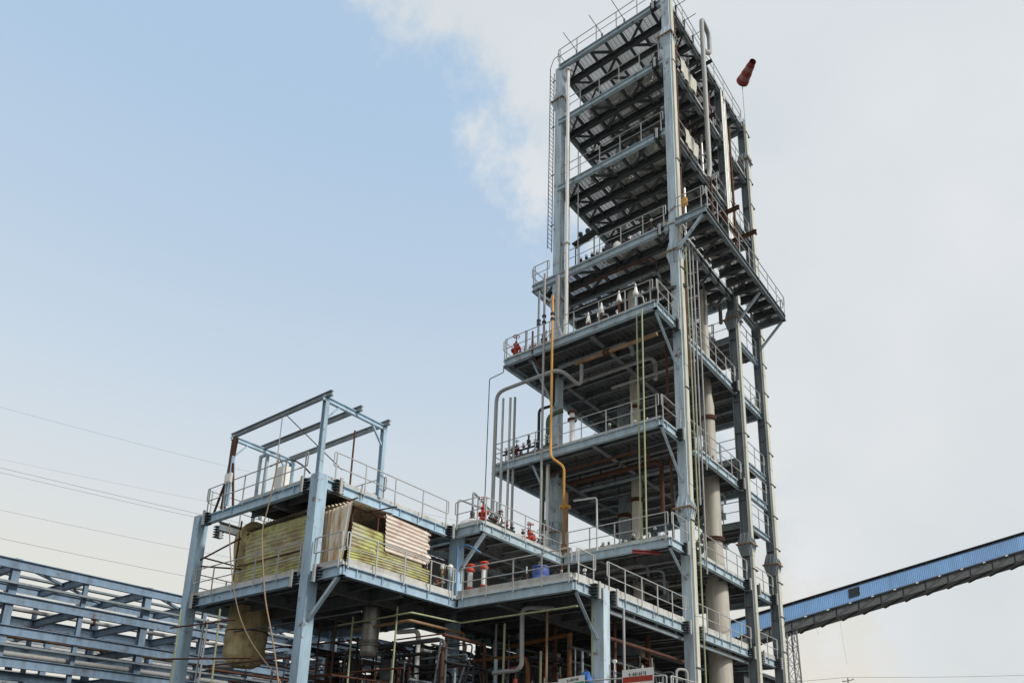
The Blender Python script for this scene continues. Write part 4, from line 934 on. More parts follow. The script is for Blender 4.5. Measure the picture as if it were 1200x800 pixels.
# ------------------------------------------------------------------ valves and small fittings
def valve(label, x, y, z, s=1.0, material='red', wheel=True):
    t = thing('valve', label, 'valve', (x, y, z), 'red valves')
    b = MB(); b.lathe([(.05, 0), (.05, .1), (.13, .1), (.13, .16), (.07, .18), (.10, .28), (.12, .36), (.10, .44), (.07, .5), (.13, .52), (.13, .58), (.06, .6), (.05, .72)], (0, 0, 0), 12)
    b.lathe([(.05, -.2), (.10, -.2), (.10, -.15), (.06, -.14), (.06, .14), (.10, .15), (.10, .2), (.05, .2)], (0, 0, .34), 10, 'X')
    b.v = [(x+p[0]*s, y+p[1]*s, z+p[2]*s) for p in b.v]; b.build('body', material, t)
    k = MB(); k.tube([(x, y, z+.7*s), (x, y, z+1.0*s)], .02*s, 6); k.build('stem', 'bolt', t)
    if wheel:
        k = MB(); k.tube([(x+.14*s*math.cos(a*math.pi/6), y+.14*s*math.sin(a*math.pi/6), z+.95*s) for a in range(13)], .016*s, 6)
        k.bar((x-.13*s, y, z+.95*s), (x+.13*s, y, z+.95*s), .02*s); k.build('hand_wheel', material, t)
    return t
valve('bright red valve at the left end of the fourth platform', -8.25, -2.1, Z4+.15, 1.25)
valve('dark red valve at the left end of the third platform', -8.35, -1.7, Z3+.4, .85, 'dark_red')
valve('bright red valve on the outer corner of the balcony by the hut', -5.75, -7.1, Z2+.15, 1.1)
valve('bright red valve on the balcony near the left column', -6.1, -3.4, Z2+.15, 1.1)
valve('dark red valve at the foot of the low grey elbow pipe', -3.25, -7.9, 4.3, 1.6, 'dark_red')
def standpipe(label, x, y, z):
    t = thing('standpipe', label, 'standpipe', (x, y, z), 'red and white standpipes')
    b = MB(); b.lathe([(.16, 0), (.16, .06), (.11, .07), (.11, .3), (.15, .3), (.15, .38), (.09, .4)], (x, y, z), 14); b.build('foot', 'red', t)
    b = MB(); b.lathe([(.10, .4), (.10, 1.0)], (x, y, z), 14); b.build('barrel', 'white_paint', t)
    b = MB(); b.lathe([(.10, 1.0), (.17, 1.02), (.17, 1.1), (.12, 1.12), (.13, 1.22), (.17, 1.24), (.17, 1.3), (.05, 1.34)], (x, y, z), 14); b.build('head', 'red', t)
standpipe('red and white standpipe right beside the inner corner column', -5.35, -8.2, Z1+.14)
standpipe('red and white standpipe farther right of the inner corner', -4.65, -8.2, Z1+.14)
# safety valves with white caps
for i, (x, lab) in enumerate(((-4.05, 'white-capped safety valve on the fourth platform, leftmost of four'), (-3.3, 'white-capped safety valve on the fourth platform, second from left'), (-2.32, 'white-capped safety valve on the fourth platform, third from left'), (-1.42, 'white-capped safety valve on the fourth platform, rightmost of four'))):
    y = -1.75; t = thing('safety_valve', lab, 'safety valve', (x, y, Z4+.14), 'white-capped safety valves'); z = Z4+.14; hh = .55+.25*min(i, 2)
    b = MB(); b.lathe([(.06, 0), (.06, .2), (.12, .22), (.12, .28), (.06, .3), (.06, hh)], (x, y, z), 10); b.build('inlet', ['rust', 'rust', 'rust', 'steel_blue'][i], t)
    b = MB(); b.lathe([(.11, hh), (.13, hh+.03), (.12, hh+.14), (.085, hh+.3), (.045, hh+.5), (.03, hh+.62)], (x, y, z), 12); b.build('bonnet', 'white_paint', t)
    b = MB(); b.tube(fillet([(x+.05, y, z+hh-.1), (x+.35, y, z+hh-.15), (x+.5, y, z+.02)], .18), .035, 8); b.build('outlet', 'rail_grey' if i % 2 else 'rust', t)
# transmitters on level 1
for i, (x, y, mt_, lab) in enumerate(((-6.1, -8.95, 'pale_green', 'small transmitter with white cap and green body by the hut end'), (-5.9, -8.75, 'steel_blue', 'small transmitter with white cap and blue body by the hut end'))):
    t = thing('transmitter', lab, 'instrument', (x, y, Z1+.14))
    b = MB(); b.lathe([(.035, 0), (.035, .75), (.08, .78), (.08, 1.05)], (x, y, Z1+.14), 10); b.build('body', mt_, t)
    b = MB(); b.lathe([(.09, 1.05), (.11, 1.1), (.11, 1.2), (.05, 1.26)], (x, y, Z1+.14), 10); b.build('cap', 'white_paint', t)
# white domed vent on the balcony
t = thing('domed_tank', 'white domed tank top with a dark fitting beside the balcony valve', 'tank', (-7.1, -6.6, Z2+.14))
b = MB(); b.lathe([(.62, 0), (.6, .1), (.5, .25), (.34, .36), (.15, .42), (.1, .43)], (-6.7, -6.7, Z2+.14), 20); b.build('dome', 'white_paint', t)
b = MB(); b.lathe([(.14, .42), (.14, .5), (.07, .52), (.1, .62), (.1, .75), (.05, .8), (.05, 1.0)], (-6.7, -6.7, Z2+.14), 10); b.build('fitting', 'bolt', t)
pipe('dark vent pipe bent over from the white domed tank', [(-6.7, -6.7, 13.05), (-6.7, -6.7, 13.75), (-7.6, -4.0, 13.6), (-7.6, -4.0, 14.3)], .05, 'steel_grey', .12)
# valve cluster on the balcony : small manifold things
def manifold(label, a, b2, n, material='bolt'):
    a, b2 = V(a), V(b2); t = thing('pipe_manifold', label, 'manifold', tuple(a), 'small manifolds')
    k = MB(); k.tube([a, b2], .055, 8); k.build('header', material, t); d = (b2-a)
    for i in range(n):
        p = a + d*((i+.5)/n)
        k = MB(); k.tube([p, p+V((0,0,.3))], .03, 6); k.lathe([(.03, .1), (.09, .12), (.09, .2), (.03, .22)], p, 8)
        k.tube([p+V((.08*math.cos(q*math.pi/4), .08*math.sin(q*math.pi/4), .32)) for q in range(9)], .012, 5); k.build('small_valve', random.choice(['bolt', 'dark_red', 'rust', 'silver']), t)
    for q in (.08, .92):
        p = a + d*q; k = MB(); k.bar(p, p - V((0,0,.5)), .05); k.build('support', 'rail_grey', t)
manifold('row of small dark valves along the balcony edge', (-6.3, -6.2, 12.55), (-6.3, -4.3, 12.55), 5)
manifold('row of small dark valves on the balcony by the left column', (-7.0, -3.9, 12.7), (-5.9, -2.3, 12.7), 4, 'silver')
manifold('row of small valves on the third platform\'s left end', (-9.2, -1.7, 17.95), (-7.0, -1.7, 17.95), 6)
manifold('row of small valves behind the red valve on the fourth platform', (-8.5, -1.6, 23.5), (-6.6, -1.6, 23.5), 6)
manifold('row of small valves on the fifth platform beside the left column', (-6.2, .6, 29.5), (-4.4, .6, 29.5), 5)
manifold('row of small valves behind the fourth platform\'s safety valves', (-5.2, -1.3, 23.5), (-1.0, -1.3, 23.5), 8, 'rust')
manifold('row of fittings behind the level one guardrail right of the barrel', (-4.2, -7.2, 9.1), (-2.8, -7.2, 9.1), 4, 'silver')
manifold('row of fittings in the dark on the lowest floor', (-5.0, -6.6, 5.1), (-1.8, -6.6, 5.1), 7, 'pipe_grey')
manifold('second row of fittings in the dark on the lowest floor', (-6.6, -4.6, 5.5), (-2.0, -4.6, 5.5), 7, 'silver')
manifold('row of valves on the third platform by the right vessel', (-.9, 3.0, 18.0), (-.9, 6.0, 18.0), 5, 'rust')
manifold('row of valves on the fourth platform by the right vessel', (-.9, 2.0, 23.6), (-.9, 6.2, 23.6), 5, 'rust')
t = thing('vent_hood', 'small dark canopy with two vents on the fifth platform by the left column', 'vent', (-6.0, .6, Z5))
k = MB(); k.bar((-6.4, .5, 30.7), (-5.0, .5, 31.0), .5, .05); k.build('canopy', 'bolt', t)
for x in (-6.0, -5.5):
    k = MB(); k.lathe([(.05, 0), (.05, .3), (.14, .35), (.14, .5), (.05, .55)], (x, .5, 30.85), 10); k.build('vent', 'bolt', t)
k = MB(); k.bar((-5.1, .5, Z5), (-5.1, .5, 31.0), .05); k.bar((-6.3, .5, Z5), (-6.3, .5, 30.7), .05); k.build('leg', 'bolt', t)
t = thing('pump_unit', 'white and dark pump unit on the fifth platform behind the guardrail', 'pump', (-4.0, .6, Z5))
k = MB(); k.box(-4.4, .4, Z5+.04, -4.05, .9, Z5+.95); k.build('motor', 'bolt', t)
k = MB(); k.lathe([(.2, 0), (.22, .1), (.22, .8), (.1, .95)], (-3.75, .65, Z5+.04), 14); k.build('casing', 'white_paint', t)
# pipes slung under the platforms
us = random.Random(8)
words = {Z2: 'second', Z3: 'third', Z4: 'fourth', Z5: 'fifth'}
for z, x0, x1, y0, y1 in ((Z2, -5.2, -.6, -1.2, 6.5), (Z3, -9.0, -.6, -1.6, 7.0), (Z4, -8.4, -.6, -1.9, 9.5), (Z5, -8.3, -.6, .4, 7.0)):
    for k in range(6):
        y = y0 + (y1-y0)*(k+.5)/6; r_ = us.choice((.045, .06, .08, .11)); zz = z-.5-us.uniform(0, .35); mt_ = us.choice(['pipe_grey', 'rust', 'steel_grey', 'steel_joist', 'steel_grey'])
        xa, xb = x0+us.uniform(0, 2.5), x1-us.uniform(0, 2)
        t = pipe('pipe slung under the %s platform, %s row from its front edge' % (words[z], ['first', 'second', 'third', 'fourth', 'fifth', 'sixth'][k]), [(xa, y, zz), (xb, y, zz), (xb, y+.5, zz), (xb, y+.5, zz-us.choice((.4, 1.0, 2.4)))], r_, mt_, .2, n=8, group='pipes slung under the platforms')
        for q in range(4):
            xx = xa+(xb-xa)*(q+.5)/4; h = MB(); h.bar((xx, y, zz-r_-.03), (xx, y, z-.2), .04, .05); h.build('hanger', 'rust', t)
# small-bore assemblies standing on the decks
def assembly(label, x0, x1, y, z, n, hmax, seed):
    q = random.Random(seed); t = thing('pipe_assembly', label, 'pipework', ((x0+x1)/2, y, z), 'small pipe assemblies on the decks')
    k = MB(); k.tube([(x0, y, z+.45), (x1, y, z+.45)], .05, 8); k.build('header', q.choice(['pipe_grey', 'silver', 'rust']), t)
    for i in range(n):
        x = x0+(x1-x0)*(i+.5)/n+q.uniform(-.08, .08); h = q.uniform(.6, hmax); yy = y+q.uniform(-.15, .35); r_ = q.choice((.025, .035, .05))
        k = MB(); k.tube(fillet([(x, y, z+.45), (x, yy, z+h*.6), (x, yy, z+h)], .08), r_, 7); k.build('riser', q.choice(['pipe_grey', 'silver', 'rust', 'bolt', 'steel_blue', 'green_paint']), t)
        k = MB(); k.lathe([(r_, -.12), (r_*2.2, -.1), (r_*2.2, -.05), (r_*1.2, -.04), (r_*1.9, 0), (r_*1.2, .04), (r_*2.2, .05), (r_*2.2, .1), (r_, .12)], (x, yy, z+h*.75), 9); k.build('gate_valve', q.choice(['bolt', 'bolt', 'dark_red', 'silver', 'rust', 'steel_blue']), t)
        if q.random() < .6:
            k = MB(); k.tube([(x+.1*math.cos(a*math.pi/4), yy-.12+.0*a, z+h*.75+.1*math.sin(a*math.pi/4)) for a in range(9)], .013, 5); k.build('hand_wheel', q.choice(['bolt', 'dark_red', 'bolt']), t)
        if q.random() < .35:
            k = MB(); k.lathe([(.07, 0), (.075, .03), (.075, .06), (.06, .07)], (x, yy-.02, z+h), 12, 'Y'); k.build('gauge', 'white_paint', t)
assembly('small-bore pipe assembly along the balcony rail by the hut', -7.6, -5.8, -5.6, Z2+.14, 8, 1.3, 1)
assembly('small-bore pipe assembly on the balcony near the left column', -7.4, -5.9, -2.6, Z2+.14, 8, 1.6, 2)
assembly('small-bore pipe assembly on the left end of the third platform', -9.2, -6.2, -1.3, Z3+.14, 11, 1.5, 3)
assembly('small-bore pipe assembly on the left end of the fourth platform', -8.5, -6.0, -1.2, Z4+.14, 10, 1.7, 4)
assembly('small-bore pipe assembly behind the safety valves', -5.0, -.9, -.9, Z4+.14, 13, 1.5, 5)
assembly('small-bore pipe assembly on the front of the third platform', -4.6, -1.0, -.6, Z3+.14, 9, 1.2, 6)
assembly('small-bore pipe assembly on the front of the second platform', -4.8, -1.2, .4, Z2+.14, 9, 1.3, 7)
assembly('small-bore pipe assembly on the fifth platform', -6.4, -1.2, .9, Z5+.05, 12, 1.6, 8)
assembly('small-bore pipe assembly on the sixth platform', -6.0, -1.0, 1.4, Z6+.05, 9, 1.8, 9)
assembly('small-bore pipe assembly on the seventh platform', -6.0, -1.0, 1.4, Z7+.05, 9, 1.8, 10)
assembly('small-bore pipe assembly on the lowest platform behind the barrel', -4.4, -1.0, -6.4, Z1+.14, 10, 1.7, 11)
assembly('small-bore pipe assembly at the foot of the sign boards', -3.6, 1.8, -6.7, 4.25, 12, 1.9, 12)
assembly('small-bore pipe assembly by the hut end', -6.3, -5.75, -9.2, Z1+.14, 4, 1.2, 13)
# barrel
t = thing('plastic_barrel', 'blue plastic barrel standing on the lowest platform', 'barrel', (-2.25, -7.85, Z1+.14))
b = MB(); b.lathe([(.26, 0), (.3, .03), (.31, .2), (.31, .42), (.295, .45), (.31, .48), (.31, .66), (.29, .74), (.27, .76)], (-2.25, -7.85, Z1+.14), 20); b.build('body', 'barrel_blue', t)
b = MB(); b.lathe([(.3, .76), (.315, .77), (.315, .82), (.29, .83), (.27, .8)], (-2.25, -7.85, Z1+.14), 20); b.build('rim', 'barrel_blue', t)
# bright blue pipes at the inner corner
pipe('bright blue U-shaped pipe on the inner corner column', [(-6.85, -7.35, 9.4), (-6.85, -7.35, 11.1), (-6.35, -7.35, 11.2), (-5.6, -7.35, 10.7)], .035, 'bright_blue', .25)
pipe('bright blue straight pipe beside the U-shaped one', [(-6.7, -7.5, 8.7), (-6.7, -7.5, 11.1)], .045, 'bright_blue')
# sacks of insulation and a yellow bundle on the balcony
b = MB(); rr = random.Random(5); nn = 12; rg_ = []
for i, (r_, z_) in enumerate(((.06, 0), (.13, .08), (.10, .25), (.15, .42), (.08, .52), (.02, .55))):
    rg_.append([(.55+math.cos(2*math.pi*k/nn)*r_*(1+rr.uniform(-.25, .25))*1.2, -.22+math.sin(2*math.pi*k/nn)*r_*.6*(1+rr.uniform(-.25, .25)), 29.25+z_+rr.uniform(-.05, .05)) for k in range(nn)])
b._add([p for q in rg_ for p in q], [(i*nn+j, i*nn+(j+1) % nn, (i+1)*nn+(j+1) % nn, (i+1)*nn+j) for i in range(5) for j in range(nn)])
tag(b.build('cloth_bundle', 'orange_paint'), 'small orange cloth bundle tied to the right balcony guardrail', 'bundle')
# tarpaulin
b = MB(); rr = random.Random(9); nn = 14; rg_ = []
for i, (r_, z_) in enumerate(((.1, 0), (.2, .1), (.24, .25), (.17, .42), (.12, .55), (.03, .6))):
    rg_.append([(-.55+math.cos(2*math.pi*k/nn)*r_*(1+rr.uniform(-.25, .25)), -7.45+math.sin(2*math.pi*k/nn)*r_*.6*(1+rr.uniform(-.25, .25)), 5.0+z_+rr.uniform(-.05, .05)) for k in range(nn)])
b._add([p for q in rg_ for p in q], [(i*nn+j, i*nn+(j+1) % nn, (i+1)*nn+(j+1) % nn, (i+1)*nn+j) for i in range(5) for j in range(nn)])
tag(b.build('tarpaulin', 'tarp_blue'), 'crumpled blue tarpaulin tied beside the front lower column', 'tarpaulin')
# concrete blocks / sacks on the kerb of level 1
# ------------------------------------------------------------------ dark screens added to block sky through the tower's left side
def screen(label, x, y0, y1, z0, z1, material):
    t = thing('added_screen', label, 'screen', (x, (y0+y1)/2, z0), 'added sky-blocking screens')
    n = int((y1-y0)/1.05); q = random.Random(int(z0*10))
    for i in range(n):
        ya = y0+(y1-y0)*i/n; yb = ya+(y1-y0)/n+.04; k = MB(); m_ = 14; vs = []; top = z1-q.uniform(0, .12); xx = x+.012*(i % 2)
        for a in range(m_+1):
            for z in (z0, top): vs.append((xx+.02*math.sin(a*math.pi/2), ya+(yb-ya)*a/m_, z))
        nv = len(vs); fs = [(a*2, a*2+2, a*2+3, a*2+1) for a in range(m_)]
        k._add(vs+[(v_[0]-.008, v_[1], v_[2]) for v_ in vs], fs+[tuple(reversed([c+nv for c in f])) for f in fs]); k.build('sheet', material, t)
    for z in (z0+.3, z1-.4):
        k = MB(); k.bar((x-.06, y0, z), (x-.06, y1, z), .06, .06); k.build('girt', 'steel_shaded', t)
screen('added dark sheet screen blocking the sky left of the lowest platform', -9.25, -6.6, 10.4, Z1+.15, 11.5, 'gallery_floor')
screen('added dark sheet screen blocking the sky on the left below the lowest platform', -9.25, -3.2, 10.4, 4.25, 8.05, 'gallery_floor')
# ------------------------------------------------------------------ signs on the lowest guardrail
def sign(label, x0, x1, zt, zb, y, tilt, head, band):
    t = thing('sign_board', label, 'sign', ((x0+x1)/2, y, zb), None)
    L = x1-x0
    P = lambda u, z_, d=0: (x0+u*L, y-d, z_+u*tilt)
    def plate(name, u0, u1, za, zb_, d, material):
        k = MB(); a = [P(u0, za, d), P(u1, za, d), P(u1, zb_, d), P(u0, zb_, d)]; bck = [(p[0], p[1]+.004, p[2]) for p in a]
        k._add(a+bck, [(0,1,2,3),(7,6,5,4),(0,4,5,1),(1,5,6,2),(2,6,7,3),(3,7,4,0)]); return k.build(name, material, t)
    plate('board', 0, 1, zb, zt, 0, 'sign_white')
    plate('colour_band', band[0], band[1], zt-band[3], zt-band[2], .005, band[4])
    rr_ = random.Random(3)
    u = head[0]
    inkz = zt-head[2]
    ink = MB(); d = .010
    for i in range(head[4]):       # worn lettering that can no longer be read
        w = (head[1]-head[0])/head[4]; z0, z1 = inkz-head[3], inkz
        for (ua, za, ub, zb_) in ((.1, .9, .8, .9), (.45, .95, .45, .05), (.15, .5, .75, .5), (.2, .1, .8, .1), (.15, .7, .1, .2)):
            if rr_.random() < .25: continue
            a = V(P(u+w*ua, z0+(z1-z0)*za, d)); b_ = V(P(u+w*ub, z0+(z1-z0)*zb_, d)); ink.bar(a, b_, .006, .016, (0, 1, 0))
        u += w
    o = ink.build('worn_lettering', 'sign_ink', t); o['kind'] = 'stuff'
    return t
sign('white notice board with a red band and worn black lettering', 1.06, 2.2, 5.47, 4.4, -7.82, .03, (.22, .78, .1, .13, 9), (.02, .96, .24, .42, 'red'))
sign('white and green notice board tied beside the front lower column', -1.45, -.38, 5.33, 4.4, -7.82, .09, (.35, .8, .05, .1, 7), (.05, .98, .2, .8, 'sign_green'))
# ------------------------------------------------------------------ pipe rack at the left
rack = thing('pipe_rack', 'long blue-grey steel pipe rack behind the annex on the left', 'pipe rack', (-25, -8, 0.1))
rys = [-30, -24, -18, -12.2, -6.2, -.2, 5.8, 11.8, 17.8, 24, 30]
rx = (-22.3, -27.5)
cm_ = MB(); cm_.ibeam((0, 0, .1), (0, 0, 10.45), .34, .3, .02, .025, (1, 0, 0)); rc_me = cm_.mesh('column', 'steel_rack')
for y in rys:
    for x in rx: place('column', rc_me, rack, (x, y, 0))
tiers = (10.4, 8.9, 7.6, 6.3, 5.0)
lm = {}
for i in range(len(rys)-1):
    for x in rx:
        for z in tiers:
            L = rys[i+1]-rys[i]
            if L not in lm: q = MB(); q.ibeam((0, 0, 0), (0, L, 0), .42, .2); lm[L] = q.mesh('long_beam', 'steel_rack')
            place('long_beam', lm[L], rack, (x, rys[i], z))
q = MB(); q.ibeam((-5.2, 0, 0), (0, 0, 0), .36, .2); cbm = q.mesh('cross_beam', 'steel_rack')
for i, y in enumerate(rys):
    for z in tiers: place('cross_beam', cbm, rack, (-22.3, y+.02, z-.03))
for i in range(len(rys)-1):
    for z in tiers[:2]: place('cross_beam', cbm, rack, (-22.3, (rys[i]+rys[i+1])/2, z-.03))
for i in range(0, len(rys)-1):
    if i % 2: 
        k = MB(); k.bar((-22.3, rys[i]+.2, 4.4), (-22.3, rys[i+1]-.2, 6.3), .14); k.build('diagonal', 'steel_rack', rack)
    k = MB(); k.bar((-22.5, rys[i], 10.3), (-27.4, rys[i+1], 10.3), .12); k.build('diagonal', 'steel_rack', rack)
PR = 'pipes lying on the rack'
for k, (x, z, r, mt_, lab) in enumerate(((-22.9, 9.02, .1, 'silver', 'silver pipe nearest the front on the rack\'s upper tier'), (-23.6, 9.04, .12, 'white_paint', 'white pipe second on the rack\'s upper tier'), (-24.5, 9.06, .14, 'rust_pale', 'brown pipe third on the rack\'s upper tier'), (-26.2, 9.02, .1, 'pipe_grey', 'grey pipe at the back of the rack\'s upper tier'),
        (-22.9, 6.5, .13, 'pipe_grey', 'grey pipe nearest the front on the rack\'s middle tier'), (-24.0, 6.44, .12, 'rust', 'rusty pipe on the rack\'s middle tier'), (-25.4, 6.44, .12, 'silver', 'silver pipe on the rack\'s middle tier'),
        (-22.9, 5.14, .12, 'silver', 'silver pipe nearest the front on the rack\'s bottom tier'), (-24.2, 5.18, .16, 'pipe_grey', 'thick grey pipe on the rack\'s bottom tier'), (-25.8, 5.16, .14, 'rust_pale', 'brown pipe on the rack\'s bottom tier'))):
    pipe(lab, [(x, -30.5, z), (x, 30.5, z)], r, mt_, group=PR, flanges=[((x, -15+6*j+k*.7, z), 'Y') for j in range(5)], fmat='rust' if k % 2 else None)
for k, (x, z, r, mt_, lab) in enumerate(((-23.0, 7.68, .06, 'rust', 'thin rusty pipe nearest the front on the rack\'s second tier from top'), (-23.4, 7.70, .09, 'pipe_grey', 'grey pipe on the rack\'s second tier from top'), (-24.1, 7.70, .09, 'rust', 'rusty pipe in the middle of the rack\'s second tier from top'), (-24.9, 7.70, .09, 'silver', 'silver pipe at the back of the rack\'s second tier from top'), (-25.8, 7.70, .11, 'rust_pale', 'brown pipe at the back of the rack\'s second tier from top'))):
    pipe(lab, [(x, -30.5, z), (x, 30.5, z)], r, mt_, group=PR, flanges=[((x, -16+5*j+k*.9, z), 'Y') for j in range(5)])
for i in range(len(rys)-1):
    for x in rx:
        ym = (rys[i]+rys[i+1])/2; k = MB(); k.ibeam((x, ym, 5.0), (x, ym, 10.1), .2, .18, .02, .02, (1, 0, 0)); k.build('strut', 'steel_rack', rack)
for x, z in ((-22.15, 9.35), (-23.8, 10.42), (-25.5, 10.42), (-22.15, 6.75), (-26.8, 8.1)):
    k = MB(); k.bar((x, -30.2, z), (x, 30.2, z), .3, .09); k.build('cable_tray', 'steel_grey', rack)
rk3 = thing('pipe_rack', 'farther grey pipe rack seen through the long blue one', 'pipe rack', (-36, -5, 0.1))
for y in range(-36, 37, 6):
    for x in (-33.5, -38.5): place('column', rc_me, rk3, (x, y, -.6))
    for z in (9.7, 8.2, 6.7, 5.4): place('cross_beam', cbm, rk3, (-33.4, y, z))
q = MB(); q.ibeam((0, 0, 0), (0, 72, 0), .4, .2); lb3 = q.mesh('long_beam', 'steel_grey')
for x in (-33.5, -38.5):
    for z in (9.75, 8.25, 6.75, 5.45): place('long_beam', lb3, rk3, (x, -36, z))
q3 = random.Random(5)
for i in range(22):
    x, z, r_ = -33.8-(i % 11)*.42, (8.3, 6.8, 5.5)[i % 3], q3.choice((.08, .12, .16)); k = MB(); k.tube([(x, -36, z+r_), (x, 36, z+r_)], r_, 8); k.build('rack_pipe', q3.choice(['silver', 'rust', 'pipe_grey', 'rust_pale', 'rust']), rk3)
# second, nearer rack between annex and rack, running under the annex
rk2 = thing('pipe_rack', 'lower dark pipe rack standing behind the annex, full of small pipes', 'pipe rack', (-15, -2, 0.1))
for x in (-17.5, -12.5):
    for y in (-5.2, .8, 6.8):
        k = MB(); k.ibeam((x, y, .1), (x, y, 7.2), .26, .24, .02, .025, (1, 0, 0)); k.build('column', 'steel_rack', rk2)
    for z in (7.2, 5.9, 4.8):
        k = MB(); k.ibeam((x, -5.4, z), (x, 7.0, z), .3, .16); k.build('long_beam', 'steel_rack', rk2)
for y in (-5.2, -2.2, .8, 3.8, 6.8):
    for z in (7.2, 5.9, 4.8):
        k = MB(); k.ibeam((-17.6, y, z-.02), (-12.4, y, z-.02), .24, .14); k.build('cross_beam', 'steel_rack', rk2)
rr = random.Random(21)
for i in range(16):
    x = -17.2+i*.3; z = (7.3, 6.0, 4.9)[i % 3]; r_ = rr.choice((.05, .07, .09, .11))
    k = MB(); k.tube([(x, -5.6, z+r_), (x, 7.2, z+r_)], r_, 8); k.build('small_pipe', rr.choice(['silver', 'pipe_grey', 'rust', 'rust_pale', 'white_paint']), rk2)
for i in range(14):
    y = -5.0+i*.8; x = rr.uniform(-17.3, -12.8); k = MB(); k.tube([(x, y, .1), (x, y, rr.choice((5.9, 6.4, 7.1)))], rr.choice((.04, .06)), 8); k.build('riser', rr.choice(['silver', 'pipe_grey', 'rust', 'pale_green', 'black']), rk2)

# ------------------------------------------------------------------ dark house added to keep sky from showing under the tower
eh = thing('added_house', 'added dark sheet-clad block hiding the sky behind the tower foot', 'backdrop', (-7, 14, 0))
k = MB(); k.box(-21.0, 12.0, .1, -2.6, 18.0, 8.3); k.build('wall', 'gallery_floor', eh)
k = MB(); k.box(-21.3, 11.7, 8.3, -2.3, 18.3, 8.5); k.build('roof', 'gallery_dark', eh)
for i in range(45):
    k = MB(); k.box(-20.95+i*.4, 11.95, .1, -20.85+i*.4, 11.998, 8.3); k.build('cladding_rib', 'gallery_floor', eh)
# tangle of small-bore pipework and supports on the ground under the annex and tower
tg = random.Random(77)
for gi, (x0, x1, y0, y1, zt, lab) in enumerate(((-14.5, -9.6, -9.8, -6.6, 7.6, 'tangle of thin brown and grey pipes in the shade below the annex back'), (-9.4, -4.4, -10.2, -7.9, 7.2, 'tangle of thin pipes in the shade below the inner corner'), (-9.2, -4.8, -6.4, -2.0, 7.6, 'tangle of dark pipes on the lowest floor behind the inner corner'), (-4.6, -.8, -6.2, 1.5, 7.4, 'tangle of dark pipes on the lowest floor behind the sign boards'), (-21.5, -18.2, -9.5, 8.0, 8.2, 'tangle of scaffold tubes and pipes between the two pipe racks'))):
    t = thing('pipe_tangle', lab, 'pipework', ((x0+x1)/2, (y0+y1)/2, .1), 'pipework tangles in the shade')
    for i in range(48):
        m_ = tg.choice(['rust', 'black', 'steel_shaded', 'black', 'steel_shaded', 'rust', 'steel_grey', 'steel_joist']); r_ = tg.choice((.03, .04, .05, .07))  # mostly dark picks, so the shade down here is in the colours
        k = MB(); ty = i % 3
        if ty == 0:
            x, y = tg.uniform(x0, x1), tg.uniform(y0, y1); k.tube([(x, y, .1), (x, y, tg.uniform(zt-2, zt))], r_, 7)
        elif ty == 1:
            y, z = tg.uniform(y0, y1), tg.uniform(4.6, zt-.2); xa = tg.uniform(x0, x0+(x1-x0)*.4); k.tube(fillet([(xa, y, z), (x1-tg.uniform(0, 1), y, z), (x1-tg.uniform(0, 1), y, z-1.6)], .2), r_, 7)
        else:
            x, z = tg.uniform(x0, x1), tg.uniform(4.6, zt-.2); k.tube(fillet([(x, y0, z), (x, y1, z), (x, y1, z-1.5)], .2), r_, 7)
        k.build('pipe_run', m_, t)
    for i in range(3):
        x, y, z = tg.uniform(x0+.5, x1-.5), tg.uniform(y0+1.2, y1-.3), tg.uniform(4.8, zt-1.6)
        k = MB(); k.lathe([(.1, 0), (.28, .06), (.32, .3), (.32, 1.1), (.28, 1.3), (.1, 1.38)], (x, y, z), 14); k.build('small_pot', tg.choice(['steel_shaded', 'black']), t)  # pots near black, shade painted in like the pipe runs

# ------------------------------------------------------------------ conveyor gallery, far right
cg = thing('conveyor_gallery', 'inclined blue corrugated conveyor gallery rising behind the tower', 'conveyor', (-20, 78, 0))

gd = V((.836, .548, 0)); gs = .321; gp = V((-.548, .836, 0))      # run direction, slope, direction across
G0 = V((-38.16, 87.08, 24.74))                                     # near lower edge of the side wall
def gpt(t, across=0.0, up=0.0): return G0 + gd*t + V((0, 0, gs*t + up)) + gp*across
T0, T1, WID, HGT = -12.0, 66.0, 8.0, 2.45
pl = 3.0; nr = 10
pv_ = []; vs = []
for i in range(nr+1):
    for q in ((0, 0), (.35, 0), (.5, -.025), (.85, -.025)):
        t = (i+q[0])*pl/nr
        if t > pl+1e-6: break
        pv_.append((t, q[1]))
k = MB(); n_ = len(pv_)
vs = [gd*p[0] + V((0,0,gs*p[0])) + gp*p[1] for p in pv_] + [gd*p[0] + V((0,0,gs*p[0]+HGT)) + gp*p[1] for p in pv_]
k._add(vs, [(i, i+1, n_+i+1, n_+i) for i in range(n_-1)]); wall_me = k.mesh('wall_panel', 'gallery_blue')
nwin = 18
for j in range(int((T1-T0)/pl)):
    t = T0+j*pl; place('wall_panel', wall_me, cg, gpt(t)); place('wall_panel', wall_me, cg, gpt(t, WID))
k = MB(); k.profile(gpt(T0), gpt(T1), [(-.06, -.1), (WID+.06, -.1), (WID+.06, 0), (-.06, 0)]) if False else None
def slab(name, mt_, a0, a1, u0, u1):
    k = MB(); p = [gpt(T0, a0, u0), gpt(T0, a1, u0), gpt(T0, a1, u1), gpt(T0, a0, u1)]; e = [q + gd*(T1-T0) + V((0,0,gs*(T1-T0))) for q in p]
    k._add(p+e, [(0,1,2,3),(7,6,5,4),(0,4,5,1),(1,5,6,2),(2,6,7,3),(3,7,4,0)]); return k.build(name, mt_, cg)
slab('floor', 'gallery_floor', .12, WID+.1, -1.65, -.02)
slab('walkway_edge', 'gallery_dark', -.25, .1, -.2, -.02)
slab('roof', 'gallery_dark', -.45, WID+.45, HGT+.32, HGT+.42)
